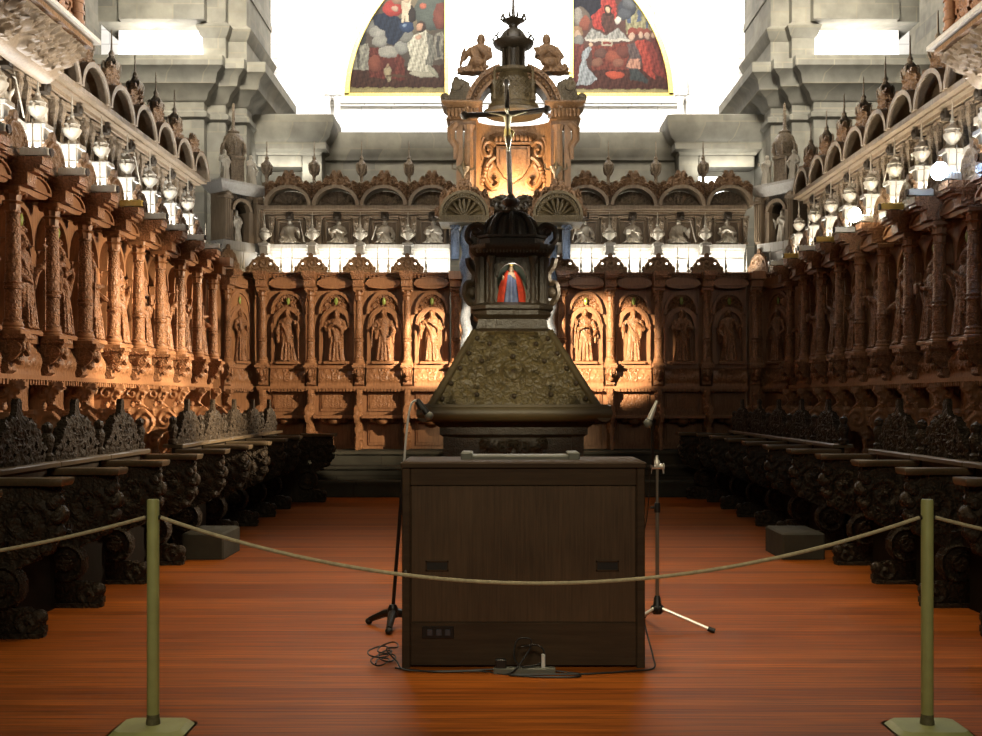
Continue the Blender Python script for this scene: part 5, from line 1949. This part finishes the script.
# ------------------------------------------------------------------ electronic organ seen from behind
OX0, OX1, OY0, OY1, OZ = -.525, .79, 5.95, 6.50, 1.115
ocx = (OX0 + OX1) / 2
t = thing('organ_console', 'dark brown veneered electronic organ seen from its plain back, in front of the lectern', 'organ', (ocx, (OY0 + OY1) / 2, 0))
of = (ocx, (OY0 + OY1) / 2, 0)
m = MB()
m.box(OX0 + .03, OX1 - .03, OY0 + .02, OY1 - .05, .02, OZ - .03)
m.build('case', W_ORGF, t, of)
for a, b in ((OX0, OX0 + .045), (OX1 - .045, OX1)):
    m = MB()
    m.bbox(a, b, OY0, OY1, 0, OZ - .03, .006)
    m.build('side_panel', W_ORGF, t, of)
m = MB()
m.bbox(OX0 + .05, OX1 - .05, OY0 + .006, OY0 + .03, .25, .985, .004)
m.build('back_panel', W_ORGAN, t, of)
m = MB()
m.bbox(OX0 + .046, OX1 - .046, OY0 + .002, OY0 + .03, .99, OZ - .03, .005)
m.build('top_rail', W_ORGF, t, of)
m = MB()
m.bbox(OX0 + .046, OX1 - .046, OY0 + .002, OY0 + .03, .015, .246, .005)
m.build('bottom_rail', W_ORGF, t, of)
m = MB()
m.bbox(OX0 - .008, OX1 + .008, OY0 - .01, OY1 + .02, OZ - .03, OZ, .008)
m.build('lid', W_ORGF, t, of)
for px in (437, 607.5):
    x = (px - 499) / 184.9
    m = MB()
    m.box(x - .062, x + .062, OY0 + .0, OY0 + .012, .525, .532)
    m.box(x - .062, x + .062, OY0 + .0, OY0 + .012, .572, .580)
    m.box(x - .062, x - .055, OY0 + .0, OY0 + .012, .525, .58)
    m.box(x + .055, x + .062, OY0 + .0, OY0 + .012, .525, .58)
    h = m.build('handle', W_ORGF, t, of)
    m = MB()
    m.box(x - .055, x + .055, OY0 + .004, OY0 + .0075, .532, .572)
    m.build('recess', BLACK, h, of)
m = MB()
x = (422 - 499) / 184.9
m.bbox(x, x + .172, OY0 - .004, OY0 + .012, .163, .225, .003)
p = m.build('socket_panel', BLACKM, t, of)
for k in range(3):
    m = MB()
    m.bbox(x + .028 + k * .048, x + .058 + k * .048, OY0 - .010, OY0 + .0, .178, .210, .003)
    m.build('socket', LENS_OFF, p, of)
m = MB()
m.bbox(-.19, .44, 6.20, 6.42, OZ, OZ + .022, .006)
m.bbox(-.215, -.15, 6.18, 6.43, OZ, OZ + .04, .006)
m.bbox(.39, .455, 6.18, 6.43, OZ, OZ + .04, .006)
p = m.build('music_desk', GREYP, t, of)
m = MB()
for k in range(2):
    m.ell((OX0 + .02 + (k * 0), OY0 - .003, .50 + k * .02), (.007, .006, .012), 8, 6)
m.build('latch', GREYP, t, of)

# power strip and cables on the floor
t = thing('power_strip', 'pale power strip on the floor at the foot of the organ, right of centre', 'power strip', (.13, 5.84, 0))
of = (.13, 5.84, 0)
m = MB()
m.bbox(-.03, .30, 5.82, 5.87, 0, .03, .006)
m.build('body', GREYP, t, of)
m = MB()
m.bbox(.225, .245, 5.83, 5.855, .03, .10, .004)
m.build('plug', WHITEP, t, of)
m = MB()
m.bbox(-.02, .04, 5.825, 5.865, .03, .075, .006)
m.build('adapter', BLACK, t, of)
rnd = random.Random(6)


m = cable([(-.56, 5.93, .006), (-.35, 5.85, .006), (-.1, 5.86, .006), (.05, 5.8, .006), (.15, 5.86, .10), (.17, 5.87, .17), (.10, 5.87, .17), (.08, 5.84, .09), (.12, 5.82, .04), (.22, 5.85, .05), (.24, 5.86, .11), (.20, 5.88, .14), (.12, 5.88, .13)])
tag(m.build('power_cable', BLACK), 'black cable looping up above the power strip against the organ back', 'cable', 'cables around the organ')
m = cable([(.30, 5.84, .012), (.42, 5.80, .006), (.40, 5.74, .006), (.22, 5.74, .006), (.05, 5.78, .006), (.2, 5.79, .006), (.45, 5.80, .006), (.7, 5.86, .006), (.83, 5.92, .006), (.84, 6.0, .05), (.815, 6.05, .16), (.815, 6.2, .22)])
tag(m.build('power_cable', BLACK), 'black cable trailing along the floor from power strip to right organ corner', 'cable', 'cables around the organ')
pts = []
for k in range(34):
    a = k * .9
    pts.append((-.625 - .05 * math.cos(a) * (1 + .3 * math.sin(k)) - .03 * math.sin(k * .37), 6.02 + .11 * math.sin(a), .006 + .0032 * k))
pts += [(-.55, 5.90, .05), (-.50, 5.88, .008), (-.3, 5.86, .006), (.0, 5.88, .012)]
m = cable(pts, .0045, 6)
tag(m.build('coiled_cable', BLACK), 'tangled coil of black cable on floor at left organ corner', 'cable', 'cables around the organ')

# ------------------------------------------------------------------ microphone stands
t = thing('microphone_stand', 'leaning microphone stand with chrome gooseneck behind the left organ corner', 'microphone stand', (-.675, 7.0, 0))
bx_, by_ = -.675, 7.0
of = (bx_, by_, 0)
m = MB()
for a in (2.55, .5, -1.6):
    m.tube([(bx_, by_, .10), (bx_ + .07 * math.cos(a), by_ + .07 * math.sin(a), .085), (bx_ + .19 * math.cos(a), by_ + .19 * math.sin(a), .035)], [.030, .026, .018], 8)
    m.ell((bx_ + .20 * math.cos(a), by_ + .20 * math.sin(a), .022), (.025, .025, .022), 10, 7)
m.lathe([(0, .07), (.035, .07), (.035, .12), (.022, .15), (0, .151)], bx_, by_, 14)
m.build('tripod_base', BLACKM, t, of)
m = MB()
tx = -.60
m.tube([(bx_, by_, .12), (tx, by_ - .05, 1.06)], .012, 10)
m.build('pole', BLACKM, t, of)
m = cable([(tx, by_ - .05, 1.05), (tx + .012, by_ - .05, 1.2), (tx + .03, by_ - .05, 1.36), (tx + .05, by_ - .05, 1.43), (tx + .075, by_ - .05, 1.447), (tx + .095, by_ - .05, 1.435)], .0075)
m.build('gooseneck', WHITEP, t, of)
m = MB()
m.tube([(tx + .085, by_ - .05, 1.44), (tx + .115, by_ - .05, 1.39)], [.018, .02], 10)
m.build('clip', BLACK, t, of)
m2 = thing('microphone', 'black microphone held by the chrome gooseneck left of the organ', 'microphone', (tx + .12, by_ - .05, 1.39))
of2 = (tx + .12, by_ - .05, 1.39)
m = MB()
m.tube([(tx + .085, by_ - .05, 1.455), (tx + .10, by_ - .05, 1.43), (tx + .145, by_ - .05, 1.365)], [.012, .017, .021], 12)
m.build('handle', BLACK, m2, of2)
m = MB()
m.ell((tx + .158, by_ - .05, 1.35), (.028, .028, .028), 14, 10)
m.build('grille', GREYP, m2, of2)

t = thing('microphone_stand', 'straight chrome microphone stand with splayed tripod legs right of the organ', 'microphone stand', (1.0, 6.95, 0))
bx_, by_ = 1.0, 6.95
of = (bx_, by_, 0)
for a in (-.28, PI + .55, 1.7):
    m = MB()
    e = (bx_ + .335 * math.cos(a), by_ + .335 * math.sin(a), .018)
    m.tube([(bx_ + .03 * math.cos(a), by_ + .03 * math.sin(a), .135), e], .0105, 8)
    l = m.build('leg', CHROME, t, of)
    m = MB()
    d = Vector((math.cos(a), math.sin(a), -.35)).normalized()
    e = Vector(e)
    m.tube([tuple(e - d * .02), tuple(e + d * .025)], [.016, .017], 10)
    m.build('rubber_foot', BLACK, l, of)
m = MB()
m.lathe([(0, .10), (.028, .10), (.036, .12), (.036, .145), (.026, .16), (.022, .20), (.014, .215), (0, .216)], bx_, by_, 14)
for k in range(6):
    a = k * PI / 3
    m.ell((bx_ + .03 * math.cos(a), by_ + .03 * math.sin(a), .13), (.014, .014, .025), 8, 6)
m.build('leg_hub', BLACK, t, of)
m = MB()
m.tube([(bx_, by_, .20), (bx_, by_, .78)], .0125, 12)
m.tube([(bx_, by_, .78), (bx_, by_, 1.04)], .0095, 12)
m.build('pole', DCHROME, t, of)
m = MB()
m.lathe([(0, .74), (.018, .74), (.020, .77), (.018, .80), (0, .801)], bx_, by_, 12)
m.tube([(bx_, by_, .77), (bx_ - .045, by_ - .01, .77)], [.008, .010], 8)
m.build('height_clutch', BLACK, t, of)
m = MB()
m.tube([(bx_ - .03, by_, 1.03), (bx_ + .03, by_, 1.03)], .018, 12)
m.lathe([(0, 1.03), (.02, 1.03), (.02, 1.06), (.010, 1.075), (.008, 1.10), (0, 1.101)], bx_ - .002, by_, 10)
for s in (-1, 1):
    m.ell((bx_ + s * .038, by_ - .01, 1.03), (.008, .014, .024), 8, 6)
    m.tube([(bx_ + s * .036, by_, 1.03), (bx_ + s * .040, by_, .985)], [.006, .005], 6)
m.build('boom_clamp', CHROME, t, of)
m = MB()
m.tube([(bx_ - .03, by_ - .01, 1.03), (bx_ - .045, by_ - .1, 1.30), (bx_ - .048, by_ - .12, 1.385)], .010, 10)
m.build('boom', BLACKM, t, of)
m = cable([(bx_ - .05, by_ - .12, 1.33), (bx_ - .055, by_ - .1, 1.0), (bx_ - .075, by_ - .03, .68), (bx_ - .13, by_, .5), (bx_ - .18, by_ + .02, .3), (bx_ - .14, by_, .16), (bx_ - .12, by_ - .02, .10), (bx_ - .18, by_ - .05, .006), (bx_ - .2, by_ - .3, .006)], .0035)
m.build('cable', BLACK, t, of)
m2 = thing('microphone', 'pale silver microphone tilted on the boom right of the organ', 'microphone', (bx_ - .05, by_ - .14, 1.36))
of2 = (bx_ - .05, by_ - .14, 1.36)
m = MB()
m.tube([(bx_ - .022, by_ - .14, 1.445), (bx_ - .04, by_ - .14, 1.40), (bx_ - .068, by_ - .14, 1.33)], [.008, .014, .019], 12)
m.build('handle', CHROME, m2, of2)
m = MB()
m.ell((bx_ - .078, by_ - .14, 1.305), (.027, .027, .03), 14, 10)
m.build('grille', GREYP, m2, of2)

# ------------------------------------------------------------------ rope barrier
def post(x, y, label):
    t = thing('barrier_post', label, 'post', (x, y, 0), 0, 'olive barrier posts')
    m = MB()
    m.lathe([(0, .02), (.0265, .02), (.0265, 1.005), (.024, 1.012), (0, 1.012)], 0, 0, 24)
    p = m.build('pole', OLIVE, t)
    m = MB()
    m.lathe([(0, .022), (.031, .022), (.031, .032), (.0275, .05), (.0272, .066), (0, .066)], 0, 0, 24)
    m.build('worn_collar', OLIVE_W, p)
    m = MB()
    m.bbox(-.175, .175, -.16, .13, 0, .022, .035)
    m.build('base_plate', OLIVE, t)
    m = MB()
    for s in (-1, 1):
        m.tube([(s * .0255, -.003, .932), (s * .03, -.003, .932)], .010, 10)
    m.build('eyelet', BLACKM, t)
    return t


PXL, PXR, PY = -1.525, 1.888, 4.85
post(PXL, PY, 'olive green metal post on flat plate at left, carrying the rope')
post(PXR, PY, 'olive green metal post on flat plate at right, carrying the rope')

post(-4.94, PY, 'olive green metal post beyond the left frame edge')
post(5.303, PY, 'olive green metal post beyond the right frame edge')


def rope(a, b, za, zb_, sag):
    pts = []
    for k in range(41):
        u = k / 40
        pts.append((a + (b - a) * u, PY - .002, za + (zb_ - za) * u - sag * 4 * u * (1 - u)))
    return MB().tube(pts, .0085, 8)


tag(rope(PXL + .035, PXR - .035, .932, .932, .290).build('barrier_rope', ROPE), 'pale rope sagging between the two olive posts across the organ', 'rope', 'barrier ropes')
tag(rope(PXL - .035, -4.905, .932, .932, .235).build('barrier_rope', ROPE), 'pale rope leaving the left post towards the left frame edge', 'rope', 'barrier ropes')
tag(rope(PXR + .035, 5.268, .932, .932, .22).build('barrier_rope', ROPE), 'pale rope leaving the right post towards the right frame edge', 'rope', 'barrier ropes')

# ------------------------------------------------------------------ lights
def lamp(name, typ, loc, energy, col=(1, 1, 1), target=None, size=.3, size_y=None, angle=None, blend=.3):
    d = bpy.data.lights.new(name, typ)
    d.energy = energy
    d.color = col
    if typ == 'AREA':
        d.size = size
        if size_y:
            d.shape = 'RECTANGLE'
            d.size_y = size_y
    elif typ in ('SPOT', 'POINT'):
        d.shadow_soft_size = size
    if typ == 'SPOT':
        d.spot_size = math.radians(angle)
        d.spot_blend = blend
    o = bpy.data.objects.new(name, d)
    C.objects.link(o)
    o.location = loc
    if target is not None:
        v = Vector(target) - Vector(loc)
        o.rotation_euler = v.to_track_quat('-Z', 'Y').to_euler()
    return o


COOL = (.93, .97, 1.0)
WARM = (1.0, .82, .58)
# strips of lamps behind the crests lighting the upper stage
lamp('left_strip', 'AREA', (LCOL - .09, 12.1, 3.54), 260, COOL, (LCOL - .32, 12.1, 4.1), 7.4, .10)
lamp('right_strip', 'AREA', (RCOL + .09, 12.6, 3.54), 230, (1, .97, .9), (RCOL + .32, 12.6, 4.1), 8.0, .10)
lamp('back_strip_left', 'AREA', (-2.25, YB + .09, 3.56), 60, (1, 1, .96), (-2.25, YB + .32, 4.1), 3.0, .1)
lamp('back_strip_right', 'AREA', (2.55, YB + .09, 3.56), 60, (1, 1, .96), (2.55, YB + .32, 4.1), 3.0, .1)
# floods on either cornice trained across the choir at the opposite upper stage
for y in (9.9, 13.6):
    lamp('cross_flood', 'SPOT', (RCOL - .5, y, 3.72), 4600, COOL, (-4.3, y + .4, 7.0), .06, angle=44, blend=.55)
    lamp('cross_flood', 'SPOT', (LCOL + .5, y, 3.72), 3400, (1, .95, .86), (4.6, y + .4, 7.0), .06, angle=44, blend=.55)
lamp('cross_flood', 'SPOT', (RCOL - .5, 14.4, 3.72), 900, (1, .98, .92), (-2.0, 17.7, 5.9), .06, angle=40, blend=.6)
lamp('cross_flood', 'SPOT', (LCOL + .5, 14.4, 3.72), 900, (1, .98, .92), (2.3, 17.7, 5.9), .06, angle=40, blend=.6)
# the two visible floodlights and their partners
lamp('flood_right_near', 'SPOT', (RCOL - .46, RY0 + BW * 2 - .2, 3.66), 11500, WARM, (-4.1, 12.7, 1.8), .05, angle=24, blend=.7)
lamp('flood_right_far', 'SPOT', (RCOL - .46, RY0 + BW * 5 - .35, 3.66), 3300, (1, .82, .60), (-4.1, 9.9, 2.3), .05, angle=44, blend=.8)
lamp('flood_right_rear', 'SPOT', (RCOL - .5, 15.9, 3.66), 7500, WARM, (-4.1, 14.9, 2.0), .05, angle=24, blend=.8)
lamp('flood_left_back', 'SPOT', (LCOL + .45, 10.4, 3.70), 26000, WARM, (1.50, 17.6, 2.3), .04, angle=12, blend=.5)
lamp('flood_right_back', 'SPOT', (RCOL - .45, 10.4, 3.70), 22000, WARM, (-.98, 17.6, 2.3), .04, angle=9, blend=.5)
lamp('flood_cross_back', 'SPOT', (RCOL - .45, 11.2, 3.70), 5200, WARM, (-2.8, 17.4, 2.0), .05, angle=28, blend=.7)
lamp('flood_glow', 'POINT', (RCOL - .36, RY0 + BW * 2 - .14, 3.62), 22, (.35, .55, 1.0), None, .05)
lamp('flood_glow', 'POINT', (RCOL - .36, RY0 + BW * 5 - .14, 3.62), 12, (1, .95, .55), None, .05)
# lamp in the throne niche, and blue fill points added at the silver columns
lamp('throne_lamp', 'POINT', (xc, YT - .02, zb + .18), 120, (1, .70, .42), None, .08)
for px in (452, 567):
    lamp('silver_fill', 'POINT', (TX(px), YT - .45, 3.75), 5, (.62, .78, 1.0), None, .05)
# white walls beyond
lamp('rear_wall_fill', 'AREA', (.2, 22.0, 12.5), 3600, (1, .98, .95), (.2, 26, 9.5), 14, 3)  # unseen area lamp added so that the rear wall overexposes
for s, cxp in ((-1, -5.9), (1, 6.25)):
    lamp('pier_light', 'AREA', (cxp, 19.15, 7.36), 90, (1, 1, 1), (cxp, 19.9, 7.8), 1.4, .3)
# unseen fill lamps added to brighten the stone piers and the retro wall
lamp('vault_fill', 'AREA', (.2, 14.5, 13.0), 260, (1, .95, .85), (.2, 20.0, 6.4), 10, 2).data.spread = math.radians(50)
lamp('nave_fill', 'AREA', (.2, 5.0, 7.6), 70, (1, .93, .80), (.2, 20.0, 7.5), 6, 1).data.spread = math.radians(42)
for s, cxp in ((-1, -5.4), (1, 5.75)):
    lamp('pier_fill', 'AREA', (cxp * .6, 12.5, 10.5), 120, (1, .96, .86), (cxp, 19.2, 7.3), 1.5, 1.0).data.spread = math.radians(40)
for s, cxp in ((-1, -3.9), (1, 4.1)):
    lamp('ledge_light', 'AREA', (cxp, YR - .72, 5.62), 14, (1, 1, .95), (cxp, YR - .45, 5.84), 1.1, .08)
# unseen spot added to brighten the lectern, and a tiny lamp inside its shrine
lamp('lectern_fill', 'SPOT', (0, -.8, 6.2), 7500, (1, .88, .60), (.15, 13.0, 1.9), .15, angle=10, blend=.8)
lamp('shrine_lamp', 'POINT', pos(0, -.27, 3.0), 1.6, (1, .9, .75), None, .03)
# unseen fill lamps added for the floor, the organ and the posts
lamp('crossing_fill', 'SPOT', (.15, 7.0, 11), 3400, (1, .80, .50), (.15, 8.2, 0), .8, angle=46, blend=1.0)
lamp('front_fill', 'AREA', (0, -1.0, 5.5), 45, (1, .88, .62), (0, 5.6, .4), 2.5, 1.5).data.spread = math.radians(75)

w = bpy.data.worlds.new('World')
S.world = w
w.use_nodes = True
w.node_tree.nodes['Background'].inputs[0].default_value = (.9, .92, 1.0, 1)
w.node_tree.nodes['Background'].inputs[1].default_value = .03

# ------------------------------------------------------------------ camera
cam = bpy.data.cameras.new('Camera')
cam.sensor_width = 36
cam.lens = 1100 / 982 * 36
cam.shift_x = -8 / 982
cam.shift_y = 32 / 982
co = bpy.data.objects.new('Camera', cam)
C.objects.link(co)
co.location = (0, 0, 1.45)
co.rotation_euler = (PI / 2, 0, 0)
S.camera = co
